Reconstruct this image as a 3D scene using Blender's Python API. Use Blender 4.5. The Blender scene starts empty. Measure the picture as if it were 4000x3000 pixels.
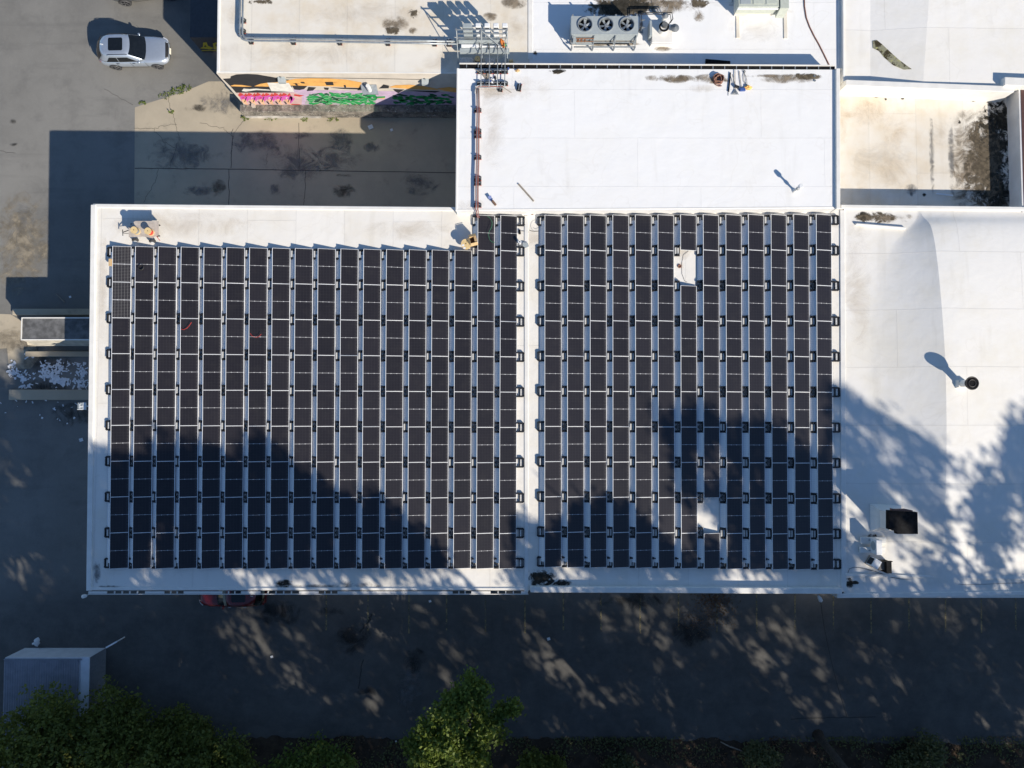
import bpy, bmesh, math, random
from mathutils import Vector, Matrix, noise
random.seed(7)
SC = bpy.context.scene
COL = SC.collection
R = math.radians

# ---------------------------------------------------------------- camera model (drone 47 m up, almost straight down)
FPX = 2770.0
H = 47.4
TH = R(2.27)
CT, ST = math.cos(TH), math.sin(TH)
def ray(px, py):
    dx = (px - 2000) / FPX; dy = -(py - 1500) / FPX
    return Vector((dx, dy * CT + ST, dy * ST - CT))
def P(px, py, z=0.0):
    """the place at height z that the photo shows at this pixel"""
    d = ray(px, py); t = (z - H) / d.z
    return Vector((d.x * t, d.y * t, z))
def PW(px, py, Y):
    """the place on the vertical plane y = Y that the photo shows at this pixel"""
    d = ray(px, py); t = Y / d.y
    return Vector((d.x * t, Y, H + d.z * t))

ZA, ZB, ZC, ZM, ZD = 5.30, 5.32, 6.20, 5.50, 5.50
SUN_EL = R(31.2)
SH = Vector((0.682, -0.731))
KS = 1 / math.tan(SUN_EL)

# ---------------------------------------------------------------- tagging
def tag(o, label=None, cat=None, group=None, kind=None):
    if label: o['label'] = label
    if cat: o['category'] = cat
    if group: o['group'] = group
    if kind: o['kind'] = kind
    return o
def thing(name, label, cat, loc=(0, 0, 0), rz=0.0, group=None):
    o = bpy.data.objects.new(name, None); COL.objects.link(o)
    o.empty_display_size = 0.3
    o.location = loc; o.rotation_euler = (0, 0, rz)
    return tag(o, label, cat, group)
KIDS = {}
def setparent(o, p):
    o.parent = p; KIDS.setdefault(p.name, []).append(o)
def copy_tree(o, parent=None):
    c = o.copy(); COL.objects.link(c)
    if parent: setparent(c, parent)
    for ch in KIDS.get(o.name, []): copy_tree(ch, c)
    return c
def wloc(p):
    v = Vector((0, 0, 0))
    while p is not None:
        v += Vector(p.location); p = p.parent
    return v

# ---------------------------------------------------------------- mesh builder
class MB:
    def __init__(s): s.v = []; s.f = []; s.m = []; s.cur = 0
    def face(s, pts):
        b = len(s.v); s.v += [Vector(p) for p in pts]; s.f.append(list(range(b, b + len(pts)))); s.m.append(s.cur); return s
    def add(s, verts, faces):
        b = len(s.v); s.v += [Vector(p) for p in verts]
        for f in faces: s.f.append([b + i for i in f]); s.m.append(s.cur)
        return s
    def box(s, x0, x1, y0, y1, z0, z1):
        return s.prism([(x0, y0), (x1, y0), (x1, y1), (x0, y1)], z0, z1)
    def obox(s, c, sx, sy, sz, rz=0.0, rx=0.0, ry=0.0):
        M = Matrix.Translation(Vector(c)) @ Matrix.Rotation(rz, 4, 'Z') @ Matrix.Rotation(ry, 4, 'Y') @ Matrix.Rotation(rx, 4, 'X')
        vs = [M @ Vector((x * sx / 2, y * sy / 2, z * sz / 2)) for z in (-1, 1) for (x, y) in ((-1, -1), (1, -1), (1, 1), (-1, 1))]
        return s.add(vs, [(3, 2, 1, 0), (4, 5, 6, 7), (0, 1, 5, 4), (1, 2, 6, 5), (2, 3, 7, 6), (3, 0, 4, 7)])
    def prism(s, poly, z0, z1, cap0=True):
        poly = [(p[0], p[1]) for p in poly]
        a = sum(poly[i][0] * poly[(i + 1) % len(poly)][1] - poly[(i + 1) % len(poly)][0] * poly[i][1] for i in range(len(poly)))
        if a < 0: poly = poly[::-1]
        n = len(poly)
        vs = [(x, y, z0) for x, y in poly] + [(x, y, z1) for x, y in poly]
        fs = [list(range(n, 2 * n))] + [(i, (i + 1) % n, n + (i + 1) % n, n + i) for i in range(n)]
        if cap0: fs.append(list(range(n))[::-1])
        return s.add(vs, fs)
    def ring(s, c, ax, r, n):
        ax = Vector(ax).normalized(); u = ax.orthogonal().normalized(); w = ax.cross(u)
        return [Vector(c) + u * r * math.cos(2 * math.pi * i / n) + w * r * math.sin(2 * math.pi * i / n) for i in range(n)]
    def cone(s, a, b, r0, r1, n=14, cap=True):
        a = Vector(a); b = Vector(b); ax = b - a
        A = s.ring(a, ax, r0, n); B = s.ring(b, ax, max(r1, 1e-4), n)
        fs = [(i, (i + 1) % n, n + (i + 1) % n, n + i) for i in range(n)]
        if cap: fs += [list(range(n))[::-1], list(range(n, 2 * n))]
        return s.add(A + B, fs)
    def cyl(s, a, b, r, n=14, cap=True): return s.cone(a, b, r, r, n, cap)
    def tube(s, pts, r, n=7):
        pts = [Vector(p) for p in pts]; rr = r if isinstance(r, (list, tuple)) else [r] * len(pts)
        rings = []
        up = Vector((0.13, 0.21, 1)).normalized()
        for i, p in enumerate(pts):
            d = (pts[min(i + 1, len(pts) - 1)] - pts[max(i - 1, 0)]).normalized()
            u = d.cross(up)
            if u.length < 0.05: u = d.cross(Vector((1, 0.2, 0)))
            u.normalize(); w = d.cross(u)
            rings.append([p + (u * math.cos(2 * math.pi * k / n) + w * math.sin(2 * math.pi * k / n)) * rr[i] for k in range(n)])
        vs = [q for g in rings for q in g]; fs = []
        for i in range(len(pts) - 1):
            for k in range(n): fs.append((i * n + k, i * n + (k + 1) % n, (i + 1) * n + (k + 1) % n, (i + 1) * n + k))
        fs += [list(range(n))[::-1], list(range((len(pts) - 1) * n, len(pts) * n))]
        return s.add(vs, fs)
    def torus(s, c, ax, R0, r, n=24, m=8):
        c = Vector(c); ax = Vector(ax).normalized(); u = ax.orthogonal().normalized(); w = ax.cross(u)
        vs = []
        for i in range(n):
            t = 2 * math.pi * i / n; d = u * math.cos(t) + w * math.sin(t)
            for k in range(m):
                q = 2 * math.pi * k / m; vs.append(c + d * (R0 + r * math.cos(q)) + ax * r * math.sin(q))
        fs = [(i * m + k, ((i + 1) % n) * m + k, ((i + 1) % n) * m + (k + 1) % m, i * m + (k + 1) % m) for i in range(n) for k in range(m)]
        return s.add(vs, fs)
    def loft(s, secs, close=True, caps=True):
        n = len(secs[0]); vs = [p for q in secs for p in q]; fs = []
        for i in range(len(secs) - 1):
            for k in range(n if close else n - 1):
                fs.append((i * n + k, i * n + (k + 1) % n, (i + 1) * n + (k + 1) % n, (i + 1) * n + k))
        if caps: fs += [list(range(n))[::-1], list(range((len(secs) - 1) * n, len(secs) * n))]
        return s.add(vs, fs)
    def ribbon(s, pts, w, dz=0.0):
        """flat strip along a polyline"""
        pts = [Vector(p) for p in pts]; L = []; Rr = []
        for i, p in enumerate(pts):
            d = (pts[min(i + 1, len(pts) - 1)] - pts[max(i - 1, 0)]); nrm = Vector((-d.y, d.x, 0)).normalized()
            ww = w[i] if isinstance(w, (list, tuple)) else w
            L.append(p + nrm * ww / 2 + Vector((0, 0, dz))); Rr.append(p - nrm * ww / 2 + Vector((0, 0, dz)))
        for i in range(len(pts) - 1): s.face([Rr[i], Rr[i + 1], L[i + 1], L[i]])
        return s
    def build(s, name, mats, parent=None, local=False, smooth=False, bevel=0.0, subsurf=0, merge=False):
        off = Vector((0, 0, 0)) if (local or parent is None) else wloc(parent)
        me = bpy.data.meshes.new(name)
        me.from_pydata([tuple(v - off) for v in s.v], [], s.f)
        if not isinstance(mats, (list, tuple)): mats = [mats]
        for m in mats: me.materials.append(m)
        for p, k in zip(me.polygons, s.m): p.material_index = k
        if merge or subsurf:
            bm = bmesh.new(); bm.from_mesh(me); bmesh.ops.remove_doubles(bm, verts=bm.verts, dist=1e-4)
            bmesh.ops.recalc_face_normals(bm, faces=bm.faces); bm.to_mesh(me); bm.free()
        if smooth or subsurf:
            for p in me.polygons: p.use_smooth = True
        me.update()
        o = bpy.data.objects.new(name, me); COL.objects.link(o)
        if parent is not None: setparent(o, parent)
        if bevel > 0:
            b = o.modifiers.new('b', 'BEVEL'); b.width = bevel; b.segments = 2; b.limit_method = 'ANGLE'; b.angle_limit = R(40)
        if subsurf:
            b = o.modifiers.new('s', 'SUBSURF'); b.levels = subsurf; b.render_levels = subsurf
        return o
def struct(name, mb, mat, **k):
    return tag(mb.build(name, mat, **k), kind='structure')
def pxs(lst, z): return [P(x, y, z) for x, y in lst]

# ---------------------------------------------------------------- materials
class NT:
    def __init__(s, name):
        s.m = bpy.data.materials.new(name); s.m.use_nodes = True; s.t = s.m.node_tree; s.n = s.t.nodes
        s.n.clear(); s.out = s.n.new('ShaderNodeOutputMaterial')
    def node(s, kind, **kw):
        q = s.n.new(kind)
        for k, v in kw.items(): setattr(q, k, v)
        return q
    def link(s, a, b): s.t.links.new(a, b)
    def val(s, sock, v):
        if hasattr(v, 'links') or isinstance(v, bpy.types.NodeSocket): s.link(v, sock)
        else: sock.default_value = v
    def math(s, op, a, b=0.0, c=0.0, clamp=False):
        q = s.node('ShaderNodeMath', operation=op); q.use_clamp = clamp
        s.val(q.inputs[0], a); s.val(q.inputs[1], b); s.val(q.inputs[2], c); return q.outputs[0]
    def geo(s): return s.node('ShaderNodeNewGeometry').outputs['Position']
    def coord(s, which): return s.node('ShaderNodeTexCoord').outputs[which]
    def sep(s, v):
        q = s.node('ShaderNodeSeparateXYZ'); s.link(v, q.inputs[0]); return q.outputs
    def noise(s, v, scale, detail=4, rough=0.55, dist=0.0):
        q = s.node('ShaderNodeTexNoise'); s.link(v, q.inputs['Vector']); q.inputs['Scale'].default_value = scale
        q.inputs['Detail'].default_value = detail; q.inputs['Roughness'].default_value = rough; q.inputs['Distortion'].default_value = dist
        return q.outputs['Fac']
    def ramp(s, f, a, b):
        q = s.node('ShaderNodeMapRange'); s.link(f, q.inputs[0]); q.inputs[1].default_value = a; q.inputs[2].default_value = b
        q.interpolation_type = 'SMOOTHSTEP'; return q.outputs[0]
    def mix(s, f, a, b):
        q = s.node('ShaderNodeMix'); q.data_type = 'RGBA'
        s.val(q.inputs[0], f)
        for i, c in ((6, a), (7, b)):
            if isinstance(c, bpy.types.NodeSocket): s.link(c, q.inputs[i])
            else: q.inputs[i].default_value = (c[0], c[1], c[2], 1)
        return q.outputs[2]
    def scale(s, v, sc):
        q = s.node('ShaderNodeMapping'); s.link(v, q.inputs[0]); q.inputs['Scale'].default_value = sc; return q.outputs[0]
    def bsdf(s, col, rough=0.7, metal=0.0, spec=0.4, bump=None, bstr=0.2, bdist=0.02, coat=0.0):
        q = s.node('ShaderNodeBsdfPrincipled')
        if isinstance(col, bpy.types.NodeSocket): s.link(col, q.inputs['Base Color'])
        else: q.inputs['Base Color'].default_value = (col[0], col[1], col[2], 1)
        s.val(q.inputs['Roughness'], rough); q.inputs['Metallic'].default_value = metal
        q.inputs['Specular IOR Level'].default_value = spec; q.inputs['Coat Weight'].default_value = coat
        if bump is not None:
            b = s.node('ShaderNodeBump'); b.inputs['Strength'].default_value = bstr; b.inputs['Distance'].default_value = bdist
            s.link(bump, b.inputs['Height']); s.link(b.outputs[0], q.inputs['Normal'])
        return q.outputs[0]
    def done(s, sh): s.link(sh, s.out.inputs[0]); return s.m
def simple(name, c, rough=0.6, metal=0.0, spec=0.4, var=0.12, scale=6.0, coat=0.0, bump=0.0):
    t = NT(name); g = t.coord('Object'); f = t.noise(g, scale, 5)
    d = tuple(x * (1 - var) for x in c); e = tuple(min(1, x * (1 + var)) for x in c)
    return t.done(t.bsdf(t.mix(t.ramp(f, 0.3, 0.7), d, e), rough, metal, spec, f if bump else None, bump, 0.02, coat))

def roof_mat(name, c, cream, seam=2.9, sx=True, amt=0.7, sheets=0.15, sl=0.14):
    """white roofing membrane: lapped sheets of slightly different age, seams, tide rings, scuffs"""
    t = NT(name); g = t.geo()
    big = t.noise(g, 0.16, 5, 0.6); mid = t.noise(g, 0.9, 5, 0.6); fine = t.noise(g, 7, 3)
    stretched = t.noise(t.scale(g, (1.6, 0.22, 1)), 0.8, 4)
    f = t.ramp(t.math('ADD', t.math('MULTIPLY', big, 0.6), t.math('MULTIPLY', mid, 0.4)), 0.42, 0.68)
    col = t.mix(t.math('MULTIPLY', f, amt), c, cream)
    f2 = t.ramp(stretched, 0.56, 0.75)
    col = t.mix(t.math('MULTIPLY', f2, 0.28), col, tuple(x * 0.8 for x in cream))
    xy = t.sep(g); a, b = (xy[0], xy[1]) if sx else (xy[1], xy[0])
    wob = t.math('MULTIPLY', t.math('SUBTRACT', mid, 0.5), 0.07)
    aa = t.math('DIVIDE', t.math('ADD', t.math('ADD', a, wob), 300.0), seam)
    cell = t.math('FLOOR', aa)
    bb = t.math('DIVIDE', t.math('ADD', t.math('ADD', b, wob), t.math('MULTIPLY', cell, 3.7)), 11.0)
    comb = t.node('ShaderNodeCombineXYZ'); t.link(cell, comb.inputs[0]); t.link(t.math('FLOOR', bb), comb.inputs[1])
    wn = t.node('ShaderNodeTexWhiteNoise', noise_dimensions='3D'); t.link(comb.outputs[0], wn.inputs[0])
    col = t.mix(t.math('MULTIPLY', wn.outputs['Value'], sheets), col, tuple(x * 0.84 for x in cream))
    l1 = t.math('LESS_THAN', t.math('FRACT', aa), 0.016); l2 = t.math('LESS_THAN', t.math('FRACT', bb), 0.004)
    line = t.math('MAXIMUM', l1, l2)
    col = t.mix(t.math('MULTIPLY', line, sl), col, (0.35, 0.33, 0.3))
    ring = t.math('SUBTRACT', 1.0, t.ramp(t.math('ABSOLUTE', t.math('SUBTRACT', t.noise(g, 0.33, 3, 0.5, 0.6), 0.58)), 0.0, 0.012))
    col = t.mix(t.math('MULTIPLY', ring, 0.07), col, (0.45, 0.39, 0.30))
    scuff = t.ramp(t.noise(t.scale(g, (1, 1, 1)), 2.6, 8, 0.75), 0.62, 0.72)
    col = t.mix(t.math('MULTIPLY', scuff, 0.16), col, (0.40, 0.37, 0.32))
    h = t.math('ADD', t.math('MULTIPLY', t.noise(g, 1.1, 3), 1.0), t.math('MULTIPLY', line, 0.35))
    return t.done(t.bsdf(col, 0.55, 0, 0.35, h, 0.55, 0.04))

def stain_mat(name, c, lo=0.35, hi=0.62, scale=1.8, op=1.0, c2=None):
    t = NT(name); g = t.geo(); gen = t.coord('Generated')
    q = t.node('ShaderNodeVectorMath', operation='SUBTRACT'); t.link(gen, q.inputs[0]); q.inputs[1].default_value = (0.5, 0.5, 0)
    x, y, _ = t.sep(q.outputs[0])
    r = t.math('SQRT', t.math('ADD', t.math('MULTIPLY', x, x), t.math('MULTIPLY', y, y)))
    fall = t.math('SUBTRACT', 1.0, t.math('MULTIPLY', r, 2.0), clamp=True)
    n = t.noise(g, scale, 9, 0.72, 0.8)
    a = t.ramp(t.math('ADD', t.math('MULTIPLY', n, 1.25), t.math('MULTIPLY', fall, 0.30)), lo + 0.25, hi + 0.22)
    a = t.math('MULTIPLY', a, t.ramp(fall, 0.0, 0.25))
    col = t.mix(t.ramp(t.noise(g, scale * 3, 5), 0.35, 0.65), c, c2 or tuple(v * 0.55 for v in c))
    b = t.bsdf(col, 0.9, 0, 0.2)
    tr = t.node('ShaderNodeBsdfTransparent'); mx = t.node('ShaderNodeMixShader')
    t.link(t.math('MULTIPLY', a, op), mx.inputs[0]); t.link(tr.outputs[0], mx.inputs[1]); t.link(b, mx.inputs[2])
    return t.done(mx.outputs[0])

M = {}
M['roof_cream'] = roof_mat('roof_cream', (0.85, 0.82, 0.76), (0.79, 0.73, 0.62))
M['roof_tan'] = roof_mat('roof_tan', (0.80, 0.76, 0.68), (0.70, 0.60, 0.45), amt=0.9)
M['roof_white'] = roof_mat('roof_white', (0.87, 0.865, 0.85), (0.84, 0.82, 0.77), sx=False, amt=0.5, sheets=0.07, sl=0.07)
M['roof_right'] = roof_mat('roof_right', (0.84, 0.82, 0.78), (0.79, 0.75, 0.66), seam=3.4, sx=False, amt=0.8)
M['coping'] = simple('coping_white', (0.80, 0.78, 0.73), 0.5, scale=1.5, var=0.05)
M['wall_cream'] = simple('wall_cream', (0.62, 0.56, 0.48), 0.8, scale=1.2, var=0.08)
M['wall_white'] = simple('wall_white', (0.72, 0.71, 0.69), 0.75, scale=1.2, var=0.07)
M['galv'] = simple('galvanised', (0.34, 0.37, 0.39), 0.45, 0.5, scale=5, var=0.15)
M['alu'] = simple('aluminium', (0.86, 0.87, 0.88), 0.55, 0.1, scale=4, var=0.05)
M['grey_box'] = simple('grey_enamel', (0.36, 0.40, 0.41), 0.5, 0.0, var=0.05)
M['white_box'] = simple('white_enamel', (0.78, 0.79, 0.79), 0.4, var=0.04)
M['green_box'] = simple('pale_green_enamel', (0.50, 0.53, 0.46), 0.5, var=0.06)
M['black'] = simple('black_plastic', (0.026, 0.026, 0.028), 0.5, var=0.3)
M['blackmetal'] = simple('black_metal', (0.012, 0.012, 0.013), 0.75, spec=0.12, var=0.4)
M['rubber'] = simple('rubber', (0.055, 0.055, 0.057), 0.85, var=0.2)
M['concrete_block'] = simple('concrete_block', (0.58, 0.57, 0.54), 0.9, scale=14, var=0.15)
M['copper'] = simple('copper', (0.42, 0.2, 0.11), 0.4, 0.6)
M['redpipe'] = simple('red_conduit', (0.26, 0.09, 0.075), 0.55)
M['redcap'] = simple('red_cap', (0.42, 0.10, 0.07), 0.6)
M['ply'] = simple('plywood', (0.50, 0.44, 0.38), 0.8, scale=5, var=0.14)
M['reelwood'] = simple('reel_wood', (0.74, 0.55, 0.27), 0.7, scale=9, var=0.1)
M['redcable'] = simple('red_cable', (0.62, 0.05, 0.04), 0.5)
M['card'] = simple('cardboard', (0.62, 0.43, 0.22), 0.85, scale=6, var=0.1)
M['card_dark'] = simple('cardboard_inside', (0.2, 0.12, 0.08), 0.9)
M['wood_grey'] = simple('weathered_wood', (0.30, 0.26, 0.21), 0.85, scale=8, var=0.2)
M['orange'] = simple('orange_fabric', (0.72, 0.22, 0.05), 0.8, var=0.2)
M['yellowcloth'] = simple('yellow_bag', (0.78, 0.46, 0.14), 0.75, var=0.25)
M['green'] = simple('green_bag', (0.08, 0.42, 0.10), 0.6, var=0.2)
M['bluefab'] = simple('blue_plastic', (0.05, 0.1, 0.3), 0.5)
M['paper'] = simple('paper', (0.78, 0.79, 0.80), 0.8, var=0.08)
M['hose'] = simple('brown_hose', (0.26, 0.13, 0.09), 0.5, var=0.25, scale=20)
M['greencable'] = simple('green_cable', (0.05, 0.25, 0.12), 0.5)
M['darkcable'] = simple('dark_cable', (0.03, 0.03, 0.03), 0.6)
M['glass'] = simple('dark_glass', (0.008, 0.010, 0.012), 0.08, 0, 0.6, var=0.2)
M['chrome'] = simple('chrome', (0.75, 0.76, 0.78), 0.15, 1.0, var=0.03)
M['lamp_glass'] = simple('headlamp', (0.75, 0.76, 0.78), 0.12, 0.4, 0.6, var=0.05)
M['taillight'] = simple('tail_lamp', (0.55, 0.02, 0.02), 0.2, 0, 0.6)
M['plate'] = simple('plate', (0.75, 0.72, 0.6), 0.5)
M['silverpaint'] = simple('silver_paint', (0.46, 0.52, 0.60), 0.32, 0.55, 0.5, var=0.03, coat=0.6)
M['redpaint'] = simple('red_paint', (0.13, 0.006, 0.008), 0.3, 0.1, 0.5, var=0.05, coat=0.8)
M['darkpaint'] = simple('dark_paint', (0.10, 0.11, 0.12), 0.35, 0.3, 0.5, var=0.05, coat=0.5)
M['rim'] = simple('alloy_rim', (0.14, 0.14, 0.145), 0.5, 0.4)
M['shedmetal'] = simple('shed_sheet', (0.74, 0.76, 0.80), 0.5, 0.2, var=0.06, scale=2)
M['sheddark'] = simple('shed_side', (0.22, 0.24, 0.27), 0.6, var=0.1)
M['bark'] = simple('bark', (0.06, 0.052, 0.043), 0.9, scale=6, var=0.3, bump=0.5)
M['lamp_white'] = simple('lamp_housing', (0.7, 0.72, 0.72), 0.45)
M['yellowpaint'] = simple('line_paint', (0.24, 0.205, 0.13), 0.85, scale=5, var=0.35)
M['crack'] = simple('crack_fill', (0.06, 0.057, 0.05), 0.95)
M['joint'] = simple('joint_fill', (0.06, 0.055, 0.05), 0.95)
M['st_moss'] = stain_mat('stain_moss', (0.16, 0.13, 0.09), 0.40, 0.60, 1.6, 0.95)
M['st_brown'] = stain_mat('stain_brown', (0.30, 0.24, 0.17), 0.34, 0.75, 0.9, 0.8)
M['st_light'] = stain_mat('stain_light', (0.55, 0.47, 0.36), 0.30, 0.95, 0.5, 0.32, (0.5, 0.4, 0.28))
M['st_black'] = stain_mat('stain_black', (0.05, 0.045, 0.035), 0.38, 0.60, 1.8, 0.97)
M['st_oil'] = stain_mat('stain_oil', (0.035, 0.033, 0.03), 0.36, 0.80, 1.1, 0.62)
M['st_grey'] = stain_mat('stain_grey', (0.22, 0.22, 0.22), 0.36, 0.75, 1.0, 0.6)
M['st_beige'] = stain_mat('stain_beige', (0.40, 0.34, 0.25), 0.36, 0.75, 0.7, 0.75)
M['st_rust'] = stain_mat('stain_rust', (0.62, 0.46, 0.28), 0.3, 0.95, 0.6, 0.35, (0.55, 0.38, 0.2))
M['st_green'] = stain_mat('stain_green', (0.24, 0.25, 0.12), 0.42, 0.62, 2.2, 0.9, (0.05, 0.045, 0.03))

def asphalt():
    t = NT('asphalt'); g = t.geo()
    big = t.noise(g, 0.09, 6, 0.6); mid = t.noise(g, 0.55, 8, 0.7, 0.3); fine = t.noise(g, 22, 4, 0.75); grit = t.noise(g, 5.5, 6, 0.8)
    col = t.mix(t.ramp(big, 0.35, 0.65), (0.185, 0.180, 0.165), (0.255, 0.248, 0.228))
    col = t.mix(t.math('MULTIPLY', t.ramp(mid, 0.45, 0.72), 0.45), col, (0.13, 0.127, 0.12))
    col = t.mix(t.math('MULTIPLY', t.ramp(grit, 0.5, 0.75), 0.4), col, (0.30, 0.29, 0.27))
    col = t.mix(t.math('MULTIPLY', t.ramp(fine, 0.35, 0.75), 0.35), col, (0.12, 0.117, 0.11))
    streak = t.noise(t.scale(g, (0.12, 1.3, 1)), 1.0, 5)       # tyre-worn lanes
    col = t.mix(t.math('MULTIPLY', t.ramp(streak, 0.55, 0.7), 0.25), col, (0.12, 0.118, 0.112))
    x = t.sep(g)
    south = t.ramp(x[1], -10.0, -14.0)     # parking side darker: tree shade put into the asphalt colour
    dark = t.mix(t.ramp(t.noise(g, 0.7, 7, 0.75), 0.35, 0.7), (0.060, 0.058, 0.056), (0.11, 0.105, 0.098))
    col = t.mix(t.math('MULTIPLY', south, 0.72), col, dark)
    return t.done(t.bsdf(col, 0.9, 0, 0.2, t.math('ADD', fine, grit), 0.6, 0.012))
M['asphalt'] = asphalt()
def concrete():
    t = NT('concrete'); g = t.geo()
    big = t.noise(g, 0.16, 6, 0.65); mid = t.noise(g, 0.8, 7, 0.7, 0.3); fine = t.noise(g, 14, 4, 0.7)
    col = t.mix(t.ramp(big, 0.35, 0.66), (0.50, 0.43, 0.32), (0.40, 0.345, 0.26))
    col = t.mix(t.math('MULTIPLY', t.ramp(mid, 0.55, 0.75), 0.42), col, (0.17, 0.155, 0.13))
    col = t.mix(t.math('MULTIPLY', t.ramp(fine, 0.45, 0.8), 0.25), col, (0.5, 0.45, 0.36))
    return t.done(t.bsdf(col, 0.9, 0, 0.2, fine, 0.3, 0.01))
M['concrete'] = concrete()
def soil():
    t = NT('soil'); g = t.geo()
    mid = t.noise(g, 1.2, 8, 0.75); fine = t.noise(g, 9, 5, 0.75)
    col = t.mix(t.ramp(mid, 0.35, 0.65), (0.05, 0.036, 0.026), (0.095, 0.07, 0.05))
    col = t.mix(t.math('MULTIPLY', t.ramp(fine, 0.55, 0.75), 0.6), col, (0.12, 0.085, 0.06))
    return t.done(t.bsdf(col, 0.95, 0, 0.1, fine, 0.8, 0.04))
M['soil'] = soil()
def leaf(name, c, c2, trans=0.35):
    t = NT(name)
    oi = t.node('ShaderNodeNewGeometry').outputs['Random Per Island']
    g = t.geo(); n = t.noise(g, 0.7, 3)
    col = t.mix(t.math('ADD', t.math('MULTIPLY', oi, 0.6), t.math('MULTIPLY', n, 0.4)), c, c2)
    b = t.bsdf(col, 0.55, 0, 0.3)
    tr = t.node('ShaderNodeBsdfTranslucent'); t.link(t.mix(0.5, col, (0.16, 0.22, 0.03)), tr.inputs[0])
    mx = t.node('ShaderNodeMixShader'); mx.inputs[0].default_value = trans
    t.link(b, mx.inputs[1]); t.link(tr.outputs[0], mx.inputs[2])
    return t.done(mx.outputs[0])
M['leaf_dark'] = leaf('leaf_dark', (0.125, 0.145, 0.038), (0.26, 0.28, 0.06), 0.42)
M['leaf_bright'] = leaf('leaf_bright', (0.10, 0.16, 0.035), (0.25, 0.31, 0.06), 0.42)
M['leaf_tall'] = leaf('leaf_tall', (0.04, 0.07, 0.025), (0.08, 0.11, 0.04), 0.15)
M['leaf_ivy'] = leaf('leaf_ivy', (0.09, 0.115, 0.05), (0.19, 0.18, 0.08), 0.25)
M['leaf_dead'] = leaf('leaf_dead', (0.14, 0.075, 0.045), (0.24, 0.15, 0.09), 0.2)
M['weed'] = leaf('weed', (0.10, 0.15, 0.03), (0.20, 0.24, 0.06), 0.3)

def cells(name, grid=0.0):
    """monocrystalline panel face: 6 cell columns, two half-panels, silver mid ribbon"""
    t = NT(name); o = t.coord('Object'); x, y, z = t.sep(o)
    n = t.noise(t.geo(), 0.35, 3)
    col = t.mix(n, (0.0115, 0.0105, 0.0130), (0.0185, 0.0165, 0.0200))
    rnd = t.node('ShaderNodeObjectInfo').outputs['Random']
    col = t.mix(t.math('MULTIPLY', rnd, 0.6), col, (0.026, 0.023, 0.028))
    dust = t.ramp(t.noise(t.geo(), 1.7, 6, 0.7), 0.45, 0.8)
    col = t.mix(t.math('MULTIPLY', dust, 0.22), col, (0.06, 0.055, 0.05))
    # fine busbars across the cells
    fr = t.math('FRACT', t.math('DIVIDE', y, 0.0435))
    bus = t.math('LESS_THAN', fr, 0.16)
    col = t.mix(t.math('MULTIPLY', bus, 0.5), col, (0.034, 0.032, 0.034))
    # cell gaps
    fx = t.math('FRACT', t.math('DIVIDE', t.math('ADD', x, 3.0), 0.166))
    gx = t.math('LESS_THAN', fx, 0.045 + grid * 0.05)
    fy = t.math('FRACT', t.math('DIVIDE', t.math('ADD', y, 6.0), 0.087 if grid else 0.174))
    gy = t.math('LESS_THAN', fy, 0.03 + grid * 0.1)
    gg = t.math('MAXIMUM', gx, gy)
    col = t.mix(t.math('MULTIPLY', gg, 0.3 + 0.5 * grid), col, (0.11, 0.11, 0.115) if not grid else (0.24, 0.235, 0.23))
    # sun glints on the ribbon ends near the low edge, painted as pale ticks
    tx = t.math('MULTIPLY', t.math('GREATER_THAN', x, 0.87), t.math('LESS_THAN', x, 0.94))
    ty = t.math('LESS_THAN', t.math('FRACT', t.math('DIVIDE', t.math('ADD', y, 6.0), 0.087)), 0.2)
    col = t.mix(t.math('MULTIPLY', t.math('MULTIPLY', tx, ty), 0.45 * (1 - grid)), col, (0.28, 0.27, 0.26))
    # mid line, with little solder pads
    dy = t.math('ABSOLUTE', t.math('ADD', y, 1.04))
    pad = t.math('LESS_THAN', t.math('FRACT', t.math('DIVIDE', t.math('ADD', x, 3.05), 0.333)), 0.16)
    wid = t.math('ADD', 0.008 + 0.008 * grid, t.math('MULTIPLY', pad, 0.012))
    mid = t.math('LESS_THAN', dy, wid)
    col = t.mix(t.math('MULTIPLY', mid, 0.85), col, (0.66, 0.66, 0.67))
    return t.done(t.bsdf(col, 0.3, 0, 0.45))
M['cells'] = cells('solar_cells')
M['cells_grid'] = cells('solar_cells_gridded', 1.0)
def deflector():
    t = NT('deflector_sheet'); o = t.coord('Object'); x, y, z = t.sep(o)
    n = t.noise(t.geo(), 1.2, 4)
    col = t.mix(n, (0.70, 0.71, 0.72), (0.80, 0.81, 0.82))
    slot = t.math('LESS_THAN', t.math('FRACT', t.math('DIVIDE', y, 0.11)), 0.12)
    col = t.mix(t.math('MULTIPLY', slot, 0.25), col, (0.25, 0.25, 0.26))
    return t.done(t.bsdf(col, 0.5, 0.15, 0.4))
M['deflector'] = deflector()

def stain(parent, px, py, rx, ry, z, mat, rot=0.0, name='dirt_stain'):
    """irregular dirt patch lying on a roof or the ground; rx, ry in photo pixels"""
    c = P(px, py, z); sc = (H - z) / FPX; mb = MB(); n = 40
    pts = []
    for i in range(n):
        a = 2 * math.pi * i / n; x = rx * sc * math.cos(a); y = ry * sc * math.sin(a)
        pts.append((c.x + x * math.cos(rot) - y * math.sin(rot), c.y + x * math.sin(rot) + y * math.cos(rot), z))
    stain.k = getattr(stain, 'k', 0) + 1
    dz = 0.006 + 0.0015 * (stain.k % 6)
    mb.face([(x, y, z + dz) for x, y, z in pts])
    o = mb.build(name, M[mat], parent)
    return o
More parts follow.
